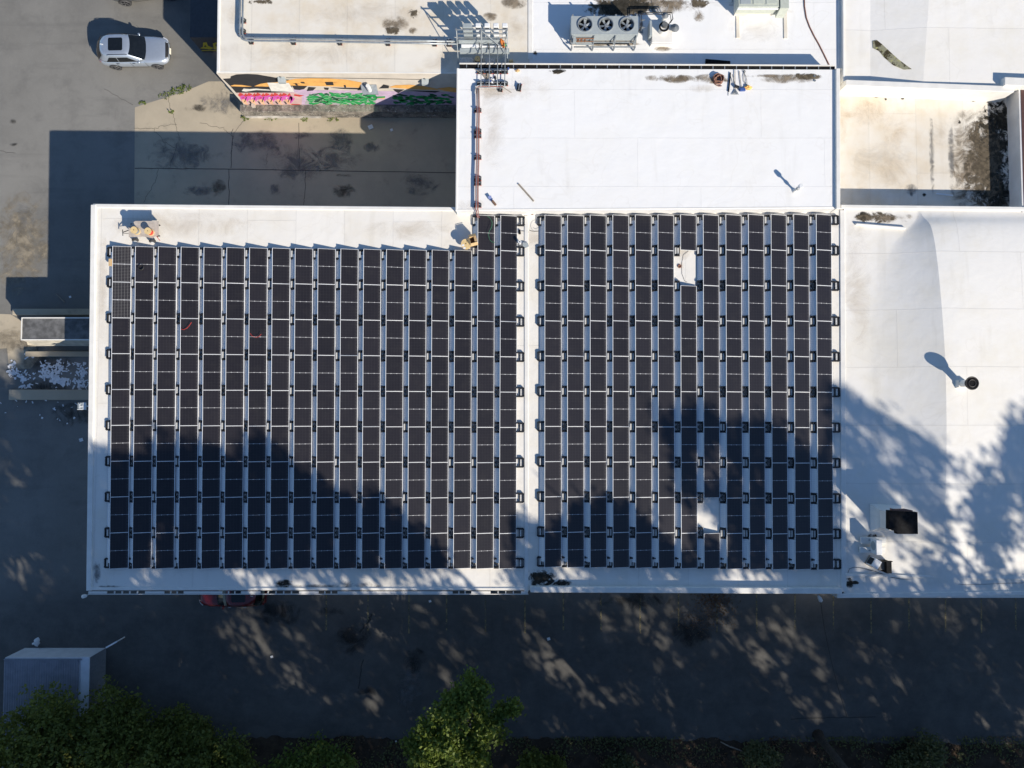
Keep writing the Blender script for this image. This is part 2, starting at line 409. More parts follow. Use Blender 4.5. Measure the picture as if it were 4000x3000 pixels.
# ================================================================ ground
def sheet(name, poly, z, mat):
    mb = MB(); pts = [(p.x, p.y, z) for p in poly]
    a = sum(pts[i][0] * pts[(i + 1) % len(pts)][1] - pts[(i + 1) % len(pts)][0] * pts[i][1] for i in range(len(pts)))
    mb.face(pts if a > 0 else pts[::-1]); return struct(name, mb, mat)
g = MB(); g.face([(-400, -400, 0), (400, -400, 0), (400, 400, 0), (-400, 400, 0)])
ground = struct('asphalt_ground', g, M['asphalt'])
pad = [(527, 420), (560, 408), (640, 384), (720, 358), (815, 318), (880, 318), (975, 432), (1900, 425), (1900, 860), (524, 860)]
sheet('concrete_pavement', pxs(pad, 0), 0.004, M['concrete'])
er = random.Random(8); edge = [Vector((-90, -21.3, 0))]
x_ = -40.0
while x_ < 45: edge.append(Vector((x_, -21.35 - .012 * max(x_, 0) + .22 * noise.noise(Vector((x_ * .35, 3, 0))) + er.uniform(-.12, .12), 0))); x_ += er.uniform(.18, .45)
sheet('planting_soil', edge + [Vector((90, -21.9, 0)), Vector((90, -90, 0)), Vector((-90, -90, 0))], 0.004, M['soil'])
sheet('concrete_apron', pxs([(-40, 1225), (42, 1228), (85, 1255), (140, 1350), (152, 1400), (120, 1440), (35, 1440), (28, 1360), (-40, 1365)], 0), 0.004, M['concrete'])
def wob(pts, n, amp, seed):
    r = random.Random(seed); out = []
    for i in range(len(pts) - 1):
        a, b = Vector(pts[i]), Vector(pts[i + 1])
        for k in range(n):
            p = a.lerp(b, k / n); out.append((p.x + r.uniform(-amp, amp), p.y + r.uniform(-amp, amp)))
    out.append(pts[-1]); return out
def path(pts, z): return [P(x, y, z) for x, y in pts]
mb = MB()
mb.ribbon(path(wob([(527, 657), (900, 661), (1785, 675)], 16, 1.0, 1), 0.009), 0.05)
mb.ribbon(path(wob([(908, 500), (902, 657)], 8, 3, 2), 0.009), 0.035)
mb.ribbon(path(wob([(895, 662), (893, 800)], 8, 2, 3), 0.009), 0.04)
mb.ribbon(path(wob([(1168, 480), (1168, 660)], 8, 2, 3), 0.009), 0.03)
mb.ribbon(path(wob([(1195, 664), (1190, 760), (1185, 800)], 8, 2, 3), 0.009), 0.03)
struct('pavement_joints', mb, M['joint'])
mb = MB()
for k, pl in enumerate([[(655, 380), (668, 430), (690, 490), (700, 540)], [(527, 500), (600, 505), (640, 490), (690, 487)],
                        [(600, 505), (640, 555), (685, 580)], [(950, 470), (912, 530), (900, 600)], [(912, 530), (870, 500), (780, 480)],
                        [(1040, 640), (1046, 600)], [(665, 655), (690, 560)], [(560, 790), (600, 720), (620, 660)],
                        [(410, 350), (520, 410)], [(0, 590), (60, 600)]]):
    mb.ribbon(path(wob(pl, 7, 4, 20 + k), 0.0125), 0.019)
struct('pavement_cracks', mb, M['crack'])
# parking bay lines along the south wall
mb = MB()
for k, x in enumerate([1275, 1438, 1598, 1745, 1897, 2050, 2200, 2347, 2500, 2650, 2800, 2955, 3105, 3255, 3402, 3550, 3693, 3833, 3967]):
    y1 = 2462 + (k % 3) * 6
    mb.ribbon([P(x, 2290, 0.004), P(x + (1 if x > 2000 else -1), y1, 0.004)], 0.09)
t_ = NT('worn_line_paint'); b__ = t_.bsdf((0.34, 0.28, 0.15), 0.85, 0, 0.2); tr__ = t_.node('ShaderNodeBsdfTransparent'); mx__ = t_.node('ShaderNodeMixShader')
t_.link(t_.math('MULTIPLY', t_.ramp(t_.noise(t_.geo(), 2.6, 6, 0.7), 0.36, 0.6), 0.85), mx__.inputs[0]); t_.link(tr__.outputs[0], mx__.inputs[1]); t_.link(b__, mx__.inputs[2])
M['yellowpaint'] = t_.done(mx__.outputs[0])
struct('parking_lines', mb, M['yellowpaint'])
for i, (x, y, rx, ry, m) in enumerate([(1085, 2395, 110, 60, 'st_oil'), (1380, 2490, 80, 75, 'st_oil'), (1300, 2390, 70, 22, 'st_oil'), (1440, 2700, 55, 22, 'st_oil'),
        (1620, 2580, 50, 60, 'st_oil'), (2480, 2345, 170, 45, 'st_oil'), (2700, 2470, 120, 70, 'st_oil'), (850, 735, 40, 40, 'st_oil'), (1345, 745, 60, 34, 'st_oil'), (770, 745, 70, 24, 'st_grey'), (1080, 740, 40, 26, 'st_grey'),
        (1180, 530, 45, 18, 'st_grey'), (1350, 685, 46, 8, 'st_oil'), (1165, 640, 120, 90, 'st_grey'), (1010, 560, 120, 60, 'st_grey'), (700, 600, 150, 80, 'st_grey'), (1640, 720, 90, 50, 'st_grey'), (1300, 620, 130, 60, 'st_grey'), (880, 395, 110, 60, 'st_grey'), (765, 425, 50, 20, 'st_oil'),
        (1330, 545, 60, 60, 'st_grey'), (1455, 575, 40, 26, 'st_grey'), (85, 950, 130, 240, 'st_beige'), (85, 880, 60, 110, 'st_grey'), (45, 1330, 90, 60, 'st_beige'), (120, 1345, 60, 45, 'st_oil'),
        (50, 475, 16, 12, 'st_oil'), (55, 565, 20, 8, 'st_oil'), (160, 1420, 130, 60, 'st_oil'), (170, 1510, 110, 40, 'st_oil'), (1600, 2700, 60, 140, 'st_grey'), (300, 1620, 120, 60, 'st_oil')]):
    o = stain(None, x, y, rx, ry, 0.009, m, name='ground_stain'); tag(o, kind='structure')
mb = MB(); mb.ribbon(path(wob([(1450, 2395), (1440, 2430), (1405, 2470)], 6, 4, 5), 0.012), 0.12); mb.ribbon(path(wob([(1418, 2575), (1400, 2690)], 8, 3, 6), 0.012), 0.07)
mb.ribbon(path(wob([(3090, 2808), (3260, 2803), (3420, 2800)], 8, 2, 8), 0.012), 0.05)
struct('asphalt_cracks', mb, M['crack'])

# ================================================================ buildings
def wallbox(mb, poly, z0, z1, inset=0.02): mb.prism(poly, z0, z1)
def rect(poly_px, z): return [(p.x, p.y) for p in pxs(poly_px, z)]
def roof_sheet(parent, poly, z, mat, name='roof'):
    mb = MB(); pts = list(poly)
    a = sum(pts[i][0] * pts[(i + 1) % len(pts)][1] - pts[(i + 1) % len(pts)][0] * pts[i][1] for i in range(len(pts)))
    if a < 0: pts = pts[::-1]
    mb.face([(x, y, z) for x, y in pts]); return mb.build(name, M[mat], parent)
def coping(parent, a, b, z0, z1, w, name='coping', mat='coping', side=0.0):
    """low kerb between two photo pixels at height z1"""
    p, q = P(a[0], a[1], z1), P(b[0], b[1], z1); d = (q - p); L = d.length; c = (p + q) / 2
    n = Vector((-d.y, d.x, 0)).normalized() * side * w / 2
    mb = MB(); mb.obox((c.x + n.x, c.y + n.y, (z0 + z1) / 2), L, w, z1 - z0, math.atan2(d.y, d.x))
    return mb.build(name, M[mat], parent, bevel=min(0.03, (z1 - z0) * 0.3))

# ---- warehouse carrying the two panel arrays
Mroot = thing('warehouse', 'long white roofed warehouse carrying the two dark solar arrays', 'building', P(1800, 1500, 0))
m1 = rect([(358, 799), (1000, 805), (1860, 813), (2062, 815), (2060, 2306), (340, 2306)], ZM)
m2 = rect([(2062, 815), (3292, 812), (3298, 2312), (2060, 2306)], ZM)
mw = rect([(358, 799), (1860, 813), (3292, 812), (3298, 2312), (2060, 2306), (340, 2306)], ZM)
mb = MB(); mb.prism(mw, -0.5, ZM - 0.012); mb.build('wall', M['wall_white'], Mroot)
roof_sheet(Mroot, m1, ZM, 'roof_cream'); roof_sheet(Mroot, m2, ZM, 'roof_cream')
coping(Mroot, (356, 799), (338, 2308), ZM - 0.35, ZM + 0.09, 0.30, side=0.8)
coping(Mroot, (362, 797), (1785, 810), ZM - 0.35, ZM + 0.06, 0.22, side=-0.8)
coping(Mroot, (345, 2300), (2050, 2301), ZM - 0.35, ZM + 0.05, 0.16)
coping(Mroot, (2056, 842), (2056, 2312), ZM - 0.3, ZM + 0.045, 0.24, name='expansion_kerb')
coping(Mroot, (2072, 2303), (3290, 2309), ZM - 0.5, ZM + 0.30, 0.34, name='parapet')
coping(Mroot, (3291, 820), (3297, 2312), ZM - 0.3, ZM + 0.06, 0.30, name='expansion_kerb')
# slotted eave along the south edge of the left half
eave = MB(); gaps = [(417, 566), (641, 717), (868, 941), (1017, 1168), (1244, 1318), (1768, 1841), (1916, 2035)]
xs = [345] + [v for gp in gaps for v in gp] + [2062]
for i in range(0, len(xs), 2):
    a, b = P(xs[i], 2306, ZM - 0.03), P(xs[i + 1], 2319, ZM - 0.03); eave.box(a.x, b.x, b.y, a.y - 0.055, ZM - 0.09, ZM - 0.03)
eo = eave.build('eave', M['coping'], Mroot, bevel=0.01)
bars = MB()
a, b = P(345, 2317, ZM - 0.03), P(2064, 2320, ZM - 0.03); bars.box(a.x, b.x, b.y - 0.035, b.y - 0.002, ZM - 0.10, ZM - 0.02)
bars.build('eave_rail', M['coping'], Mroot)
for (x0, x1) in gaps:
    n = max(1, int((x1 - x0) / 36))
    for k in range(1, n + 1):
        x = x0 + (x1 - x0) * k / (n + 1); a, b = P(x, 2306, ZM - 0.04), P(x, 2319, ZM - 0.04)
        r = MB(); r.box(a.x - 0.03, a.x + 0.03, b.y, a.y - 0.055, ZM - 0.12, ZM - 0.04); r.build('rafter', M['coping'], Mroot)
for (x, y, rx, ry, m) in [(1110, 2282, 42, 20, 'st_black'), (1355, 2282, 34, 20, 'st_grey'), (1420, 2284, 45, 16, 'st_grey'), (1478, 2290, 20, 10, 'st_grey'),
        (2110, 2258, 70, 38, 'st_black'), (2170, 2278, 70, 20, 'st_black'), (400, 1150, 22, 300, 'st_light'), (700, 880, 330, 60, 'st_light'), (1600, 900, 200, 50, 'st_light'),
        (378, 2235, 18, 55, 'st_grey'), (430, 2292, 70, 7, 'st_grey'), (2090, 930, 60, 60, 'st_light'), (1250, 2290, 160, 9, 'st_grey')]:
    stain(Mroot, x, y, rx, ry, ZM, m)

# ---- long graffiti warehouse, upper left
Aroot = thing('warehouse', 'low warehouse with a painted graffiti mural along its sunlit wall', 'building', P(1300, 200, 0))
a_poly = rect([(846, 283), (1850, 291), (2068, 292), (2068, -60), (852, -60)], ZA)
YW = P(1300, 287, ZA).y; a_poly[0] = (a_poly[0][0], YW); a_poly[1] = (a_poly[1][0], YW); a_poly[2] = (a_poly[2][0], YW)
mb = MB(); mb.prism(a_poly, -0.5, ZA - 0.012); mb.build('wall', M['wall_cream'], Aroot)
roof_sheet(Aroot, a_poly, ZA, 'roof_tan')
coping(Aroot, (848, 281), (1790, 286), ZA - 0.04, ZA + 0.01, 0.07, side=0.5)
coping(Aroot, (850, -60), (846, 280), ZA - 0.3, ZA + 0.05, 0.16, side=1.0)
for (x, y, rx, ry, m) in [(1616, 55, 26, 22, 'st_moss'), (1530, 122, 42, 18, 'st_moss'), (1545, 95, 60, 40, 'st_brown'), (1615, 120, 22, 16, 'st_brown'), (1915, 65, 34, 22, 'st_brown'),
        (1020, 8, 60, 16, 'st_moss'), (1180, 205, 420, 60, 'st_light'), (1750, 240, 120, 50, 'st_light'), (2020, 110, 50, 60, 'st_light'), (910, 60, 30, 60, 'st_light'), (2010, 10, 60, 30, 'st_brown'), (1400, 60, 300, 60, 'st_light')]:
    stain(Aroot, x, y, rx, ry, ZA, m)

# ---- upper middle building
Broot = thing('warehouse', 'white flat roof building with the three fan condenser on it', 'building', P(2700, 100, 0))
b_poly = rect([(2068, 268), (3288, 268), (3288, -60), (2068, -60)], ZB)
mb = MB(); mb.prism([(x + (0.01 if i in (0, 3) else 0), y) for i, (x, y) in enumerate(b_poly)], -0.5, ZB - 0.012); mb.build('wall', M['wall_white'], Broot)
roof_sheet(Broot, b_poly, ZB, 'roof_white')
coping(Broot, (2072, -60), (2072, 232), ZB - 0.3, ZB + 0.02, 0.3, name='expansion_kerb')
coping(Broot, (3284, -60), (3284, 268), ZB - 0.3, ZB + 0.05, 0.3, name='expansion_kerb')
for (x, y, rx, ry, m) in [(2420, 30, 175, 55, 'st_moss'), (2440, 25, 120, 45, 'st_black'), (2610, 14, 48, 26, 'st_moss'), (2720, 12, 60, 24, 'st_moss'), (2730, 62, 28, 28, 'st_brown'), (2600, 20, 170, 40, 'st_brown'),
        (2092, 207, 12, 16, 'st_moss'), (2590, 190, 40, 14, 'st_brown'), (2960, 110, 130, 70, 'st_light'), (2380, 172, 150, 10, 'st_brown'), (3000, 45, 120, 14, 'st_rust'), (2876, 12, 40, 20, 'st_brown')]:
    stain(Broot, x, y, rx, ry, ZB, m)
for sx in (2881, 3067):      # flat membrane-covered sleepers left beside the air handler
    a, b = P(sx - 6, 150 if sx < 3000 else 152, ZB), P(sx + 7, 48, ZB); q = MB(); q.box(a.x, b.x, a.y, b.y, ZB, ZB + 0.05); q.build('roof_strip', M['roof_tan'], Broot, bevel=0.02)

# ---- raised middle block
Croot = thing('warehouse', 'higher plain white roof block between the graffiti wall and the arrays', 'building', P(2500, 550, 0))
c_poly = rect([(1789, 268), (3262, 272), (3266, 816), (1783, 826)], ZC)
mb = MB(); mb.prism(c_poly, -0.4, ZC - 0.012); mb.build('wall', M['wall_white'], Croot)
roof_sheet(Croot, c_poly, ZC, 'roof_white')
coping(Croot, (3274, 266), (3275, 815), ZC - 1.5, ZC + 0.16, 0.24, name='parapet')
coping(Croot, (1790, 265), (1785, 824), ZC - 0.2, ZC + 0.03, 0.12, side=-0.6)
coping(Croot, (1786, 819), (3262, 809), ZC - 0.1, ZC + 0.015, 0.10)
gut = MB(); a, b = P(1795, 262, ZC), P(3262, 270, ZC)
def along(t): return a.lerp(b, t)
dd = (b - a); ang = math.atan2(dd.y, dd.x); cc = (a + b) / 2
gut.obox((cc.x, cc.y + 0.07, ZC - 0.10), dd.length, 0.22, 0.16, ang); gut.cur = 1
gut.obox((cc.x, cc.y + 0.20, ZC - 0.02), dd.length, 0.05, 0.18, ang)
go = gut.build('gutter', [M['blackmetal'], M['coping']], Croot)
for k in range(32):
    p = along((k + 0.6) / 32); q = MB(); q.obox((p.x, p.y + 0.08, ZC - 0.005), 0.05, 0.2, 0.02, ang); q.build('gutter_bracket', M['galv'], go)
for (x, y, rx, ry, m) in [(2180, 283, 32, 12, 'st_moss'), (2180, 278, 40, 9, 'st_black'), (2620, 305, 130, 16, 'st_brown'), (2780, 308, 90, 22, 'st_brown'), (2740, 345, 60, 20, 'st_light'), (3080, 308, 130, 22, 'st_brown'), (3140, 300, 80, 16, 'st_moss'), (3000, 297, 120, 8, 'st_brown'),
        (1990, 345, 180, 60, 'st_light'), (1930, 480, 60, 220, 'st_light'), (1840, 800, 60, 30, 'st_light'), (2640, 310, 60, 18, 'st_brown')]:
    stain(Croot, x, y, rx, ry, ZC, m)

# ---- building on the right: two humped roofs and a sunken court roof
Droot = thing('warehouse', 'rightmost building with humped white roofs around a sunken stained roof', 'building', P(3700, 1200, 0))
ZS = 4.50
mb = MB()
top = [(3291, 5.50), (3400, 5.42), (3634, 5.78), (4130, 5.62)]; bot = [(3294, 5.50), (3400, 5.42), (3606, 5.72), (4130, 5.58)]
by = [318, 320, 326, 352]
for i in range(3):
    mb.face([P(bot[i][0], by[i], bot[i][1]), P(bot[i + 1][0], by[i + 1], bot[i + 1][1]), P(top[i + 1][0], -80, top[i + 1][1]), P(top[i][0], -80, top[i][1])])
mb.build('roof', M['roof_right'], Droot)
# block below the north roof
mb = MB(); mb.prism(rect([(3291, 322), (4130, 350), (4130, -80), (3291, -80)], 5.3), -0.5, 5.30); mb.build('wall', M['wall_white'], Droot)
coping(Droot, (3304, 322), (3962, 348), 4.3, 5.86, 0.36, name='parapet')
coping(Droot, (3925, 316), (4130, 326), 5.0, 6.05, 0.5, name='parapet')
# sunken roof
p = [P(3230, 300, ZS), P(3230, 840, ZS), P(3945, 850, ZS), P(3945, 300, ZS)]
mb = MB(); mb.face([p[0], p[1], p[2], p[3]]); mb.build('roof', M['roof_tan'], Droot)
eb = P(3938, 600, ZS).x; y0 = P(3938, 330, ZS).y; y1 = P(3938, 830, ZS).y
mb = MB(); mb.box(eb, eb + 12, y1 - 0.3, y0 + 0.6, -0.5, 5.55); mb.build('wall', M['wall_white'], Droot)
mb = MB(); ee = P(3994, 600, 5.56).x; mb.box(ee, ee + 10, y1 - 0.2, y0 + 0.4, 5.50, 5.57); mb.build('roof', simple('brown_roof', (0.09, 0.045, 0.04), 0.8), Droot)
stn = [(3885, 600, 80, 270, 'st_black'), (3840, 650, 90, 230, 'st_moss'), (3800, 640, 110, 260, 'st_brown'), (3900, 480, 90, 110, 'st_black'), (3890, 760, 90, 70, 'st_black'), (3429, 372, 22, 14, 'st_black'), (3525, 382, 9, 9, 'st_black'), (3680, 378, 18, 9, 'st_black'), (3600, 375, 9, 5, 'st_black'),
       (3803, 390, 12, 12, 'st_black'), (3748, 477, 7, 9, 'st_black'), (3460, 388, 6, 6, 'st_black'), (3290, 470, 40, 110, 'st_rust'), (3390, 430, 110, 70, 'st_rust'), (3500, 520, 60, 60, 'st_rust'), (3640, 600, 12, 180, 'st_grey'), (3716, 630, 14, 200, 'st_grey'), (3610, 762, 9, 8, 'st_black'), (3562, 756, 10, 14, 'st_grey'), (3680, 520, 60, 60, 'st_light'), (3560, 740, 30, 25, 'st_grey'), (3450, 650, 150, 120, 'st_light')]
for (x, y, rx, ry, m) in stn: stain(Droot, x, y, rx, ry, ZS, m)
# south roof with its long hump
rows0 = [(815, 3575, 3590, 0.0), (845, 3580, 3605, 0.08), (875, 3560, 3632, 0.26), (920, 3512, 3646, 0.38), (985, 3462, 3657, 0.48), (1090, 3418, 3669, 0.58), (1230, 3392, 3681, 0.64), (1400, 3384, 3692, 0.65), (1600, 3386, 3697, 0.62), (1800, 3392, 3697, 0.55), (2000, 3402, 3691, 0.42), (2130, 3412, 3685, 0.28), (2235, 3424, 3680, 0.12), (2300, 3430, 3680, 0.0), (2335, 3430, 3680, 0.0)]
rows = []
for i in range(len(rows0) - 1):
    pa, pb, pc, pd = rows0[max(i - 1, 0)], rows0[i], rows0[i + 1], rows0[min(i + 2, len(rows0) - 1)]
    for k in range(4):
        f_ = k / 4; rows.append(tuple(0.5 * (2 * b_ + (c_ - a_) * f_ + (2 * a_ - 5 * b_ + 4 * c_ - d_) * f_ ** 2 + (3 * b_ - a_ - 3 * c_ + d_) * f_ ** 3) for a_, b_, c_, d_ in zip(pa, pb, pc, pd)))
rows.append(rows0[-1])
def hump(lo, hi):
    mb = MB(); grid = []
    for (y, xb, xr, h) in rows:
        h = max(h, 0.0) * 1.3; full = [(3296, 0), ((3296 + xb) / 2, 0)] + [(xb + (xr - xb) * q_, h * (q_ ** 1.35)) for q_ in (0, .12, .25, .4, .6, .8, 1)] + [(xr, h), (xr + 25, h * .985), (xr + 90, h * .92), (xr + 200, h * .75), (4130, h * .42)]
        grid.append([P(x, y, ZD + z) for x, z in full[lo:hi]])
    for i in range(len(grid) - 1):
        for k in range(hi - lo - 1): mb.face([grid[i + 1][k], grid[i + 1][k + 1], grid[i][k + 1], grid[i][k]])
    return mb.build('roof', M['roof_right'], Droot, merge=True, smooth=True)
hump(0, 9); hump(9, 14)

mb = MB(); mb.prism(rect([(3297, 812), (4130, 815), (4130, 2330), (3268, 2334), (3268, 2322), (3300, 2322)], ZD), -0.5, ZD - 0.03); mb.build('wall', M['wall_white'], Droot)
coping(Droot, (3286, 806), (4130, 816), 4.3, ZD + 0.14, 0.22, name='parapet')
coping(Droot, (3270, 2328), (4130, 2316), ZD - 0.5, ZD + 0.06, 0.26, name='parapet')
coping(Droot, (3302, 2246), (4130, 2262), ZD - 0.02, ZD + 0.10, 0.16, name='roof_kerb')
coping(Droot, (3345, 874), (3540, 890), ZD - 0.02, ZD + 0.16, 0.10, name='roof_kerb')
for (x, y, rx, ry, m) in [(3372, 848, 36, 24, 'st_black'), (3420, 850, 90, 26, 'st_moss'), (3480, 852, 110, 24, 'st_brown'), (3485, 855, 8, 8, 'st_moss'), (3700, 850, 200, 14, 'st_light'),
        (3318, 2278, 22, 24, 'st_black'), (3340, 2275, 18, 10, 'st_black'), (3380, 2246, 14, 5, 'st_black'), (3420, 2100, 40, 20, 'st_black'), (3350, 1100, 60, 300, 'st_light'), (3900, 1700, 120, 400, 'st_light')]:
    stain(Droot, x, y, rx, ry, ZD + (0.0 if x < 3440 else 0.02), m)
# moss crescent on the north roof
mb = MB()
cres = [(3408, 160), (3425, 156), (3445, 172), (3475, 200), (3510, 232), (3545, 258), (3562, 270), (3530, 272), (3490, 255), (3455, 225), (3435, 200), (3410, 188)]
def zD1(x): return 5.42 + (x - 3400) * (0.33 / 215)
mb.face([P(x, y, zD1(x) + 0.02) for x, y in cres][::-1])
t_ = NT('moss_crescent'); gg_ = t_.geo(); nn_ = t_.noise(gg_, 2.2, 8, 0.7)
c_ = t_.mix(t_.ramp(nn_, 0.46, 0.54), (0.30, 0.29, 0.20), (0.06, 0.05, 0.03)); c_ = t_.mix(t_.ramp(t_.noise(gg_, 5.0, 4), 0.56, 0.66), c_, (0.42, 0.41, 0.18))
mb.build('dirt_stain', t_.done(t_.bsdf(c_, 0.95, 0, 0.1)), Droot)
coping(Droot, (3295, -60), (3297, 318), 5.2, 5.58, 0.12, name='roof_kerb')
# ================================================================ solar arrays
ORD = ['', 'first', 'second', 'third', 'fourth', 'fifth', 'sixth', 'seventh', 'eighth', 'ninth', 'tenth', 'eleventh', 'twelfth', 'thirteenth', 'fourteenth', 'fifteenth', 'sixteenth', 'seventeenth', 'eighteenth']
PW_, PL_, DZ = 1.0, 2.09, 0.215          # plan width, length, rise of the high (left) edge
ZHI = ZM + 0.32
def slab(mb, x0, x1, y0, y1, up, th):
    """box lying in the tilted plane; up = offset above the plane"""
    def q(x, y, u): return (x, y, -DZ * x / PW_ + u)
    vs = [q(x0, y0, up - th), q(x1, y0, up - th), q(x1, y1, up - th), q(x0, y1, up - th), q(x0, y0, up), q(x1, y0, up), q(x1, y1, up), q(x0, y1, up)]
    mb.add(vs, [(3, 2, 1, 0), (4, 5, 6, 7), (0, 1, 5, 4), (1, 2, 6, 5), (2, 3, 7, 6), (3, 0, 4, 7)])
pan = thing('solar_panel', 'x', 'solar panel')
f = MB(); e = 0.024
slab(f, 0, PW_, -.016, 0, 0, 0.04); slab(f, 0, PW_, -PL_, -PL_ + .016, 0, 0.04)
slab(f, 0, e, -PL_ + .016, -.016, 0, 0.04); slab(f, PW_ - e, PW_, -PL_ + .016, -.016, 0, 0.04)
f.build('frame', M['alu'], pan, local=True)
c = MB(); slab(c, e, PW_ - e, -PL_ + .016, -.016, -0.006, 0.02)
face0 = c.build('cell_face', M['cells'], pan, local=True)
d = MB()
yA, yB = -0.33, -PL_ + 0.33
d.face([(-0.02, yA, -0.03), (-0.27, yA, -0.27), (-0.27, yB, -0.27), (-0.02, yB, -0.03)])
d.face([(-0.27, yA, -0.27), (-0.31, yA, -0.275), (-0.31, yB, -0.275), (-0.27, yB, -0.27)])
d.face([(-0.02, yA, -0.03), (-0.02, yB, -0.03), (0.0, yB, -0.05), (0.0, yA, -0.05)])
d.cur = 1
d.obox((-0.10, (yA + yB) / 2, -0.10), 0.02, yB - yA, 0.012, 0, 0, R(-44))
d.build('wind_deflector', [M['deflector'], M['alu']], pan, local=True)
pang = thing('solar_panel', 'x', 'solar panel')           # the two older panels with white cell grids
for ch in KIDS[pan.name]:
    q = ch.copy()
    if ch.name.startswith('cell_face'): q.data = ch.data.copy(); q.data.materials[0] = M['cells_grid']
    COL.objects.link(q); setparent(q, pang)
def bil(TL, TR, BL, BR, u, v):
    a = Vector(TL).lerp(Vector(TR), u); b = Vector(BL).lerp(Vector(BR), u); return a.lerp(b, v)
G1 = ((440.6, 820.5), (1955.3, 840.2), (427, 2223), (1949.4, 2223)); N1 = 17
G2 = ((2128, 839.5), (3188, 836), (2127, 2217), (3195.6, 2227)); N2 = 12
used = set()
def place(proto, loc, label, group, sy=1.0, rz=0.0):
    if proto.name in used: o = copy_tree(proto)
    else: o = proto; used.add(proto.name)
    o.location = loc; o.rotation_euler = (0, 0, rz); o.scale = (1, sy, 1); o['label'] = label
    if group: o['group'] = group
    return o
def gridpt(G, n, c, l):     # c = column (0-based), l = row line 0..10
    q = bil(G[0], G[1], G[2], G[3], c / n, l / 10); return P(q.x, q.y, ZHI)
rp = random.Random(3)
def panels(G, n, side, present):
    for c in range(n + 1):
        for r in range(10):
            if not present(c, r): continue
            a, b = gridpt(G, n, c, r), gridpt(G, n, c, r + 1)
            L = (b - a).length
            grid = side == 'left' and c == 0 and r in (1, 2)
            k = r + 1
            if side == 'left' and c < 16: k = r
            if grid: lab = 'solar panel with a pale cell grid, %s from the top in the leftmost column' % ORD[k]
            else: lab = 'dark solar panel, column %s from the left and row %s of the %s array' % (ORD[c + 1], ORD[k], side)
            rz = math.atan2(b.x - a.x, -(b.y - a.y))
            place(pang if grid else pan, a, lab, 'solar panels of the %s array' % side, (L - 0.006) / PL_, rz).rotation_euler = (R(rp.gauss(0, .22)), R(rp.gauss(0, .3)), rz)
pres1 = lambda c, r: not (c < 16 and r == 0)
pres2 = lambda c, r: (c, r) not in ((6, 1), (7, 8))
panels(G1, N1, 'left', pres1); panels(G2, N2, 'right', pres2)

# ---- ballast trays in the aisles (origin on the row line at the high edge of the panel to the right)
def tray(block, star):
    t = thing('ballast_tray', 'x', 'ballast tray')
    b = MB(); z0 = -0.32 + 0.005
    b.box(-0.31, 0.0, 0.20, 0.32, z0, z0 + 0.12); b.box(-0.31, 0.0, -0.32, -0.20, z0, z0 + 0.12)
    b.box(-0.19, -0.09, 0.22, 0.30, z0 + 0.12, z0 + 0.18); b.box(-0.19, -0.09, -0.30, -0.22, z0 + 0.12, z0 + 0.18)
    b.box(-0.34, -0.30, -0.19, 0.19, z0, z0 + 0.05)
    if star:
        for a_ in (-50, -22, 0, 22, 50):
            b.obox((-0.16, 0.13 * a_ / 50, z0 + 0.08), 0.30, 0.022, 0.04, R(a_))
        b.obox((-0.01, 0, z0 + 0.1), 0.03, 0.38, 0.08)
    else:
        b.obox((-0.17, 0, z0 + 0.06), 0.03, 0.40, 0.08)
        b.obox((-0.01, 0, z0 + 0.1), 0.03, 0.38, 0.08)
    b.build('tray_frame', M['black'], t, local=True)
    if block:
        q = MB(); q.box(-0.30, -0.20, -0.19, 0.19, z0, z0 + 0.14); q.box(-0.15, -0.04, -0.19, 0.19, z0, z0 + 0.12)
        q.build('ballast_block', M['concrete_block'], t, local=True, bevel=0.008)
    for s in (-1, 1):
        q = MB(); q.cyl((0.0, 0.26 * s, z0 + 0.15), (0.0, 0.26 * s, z0 + 0.22), 0.02, 8); q.build('clamp_bolt', M['alu'], t, local=True)
    return t
tB = tray(True, False); tS = tray(False, True)
# open end brackets on the outer edges
def bracket(right):
    t = thing('edge_bracket', 'x', 'ballast bracket'); z0 = -0.315; s = 1 if right else -1
    b = MB()
    def rr(x0, x1, y, w=0.05, zt=0.16):
        b.box(x0, x1, y - w / 2, y + w / 2, z0, z0 + zt)
    b.box(-0.02, 0.36, 0.215, 0.295, z0, z0 + 0.13); b.box(-0.02, 0.36, -0.295, -0.215, z0, z0 + 0.13)
    b.box(0.375, 0.42, -0.22, 0.22, z0, z0 + 0.12)
    b.obox((0.38, 0.235, z0 + 0.06), 0.12, 0.07, 0.12, R(-45)); b.obox((0.38, -0.235, z0 + 0.06), 0.12, 0.07, 0.12, R(45))
    b.box(0.14, 0.18, -0.2, 0.2, z0, z0 + 0.06)
    b.box(0.29, 0.31, -0.2, 0.2, z0, z0 + 0.05)
    if not right:
        for v in b.v: v.x = -v.x
        b.f = [q[::-1] for q in b.f]
    b.build('bracket_frame', M['black'], t, local=True)
    q = MB(); x0, x1 = (0.19, 0.285) if right else (-0.285, -0.19)
    q.box(x0, x1, -0.19, 0.19, z0, z0 + 0.12); q.build('ballast_block', M['concrete_block'], t, local=True, bevel=0.008)
    return t
bR = bracket(True); bL = bracket(False)
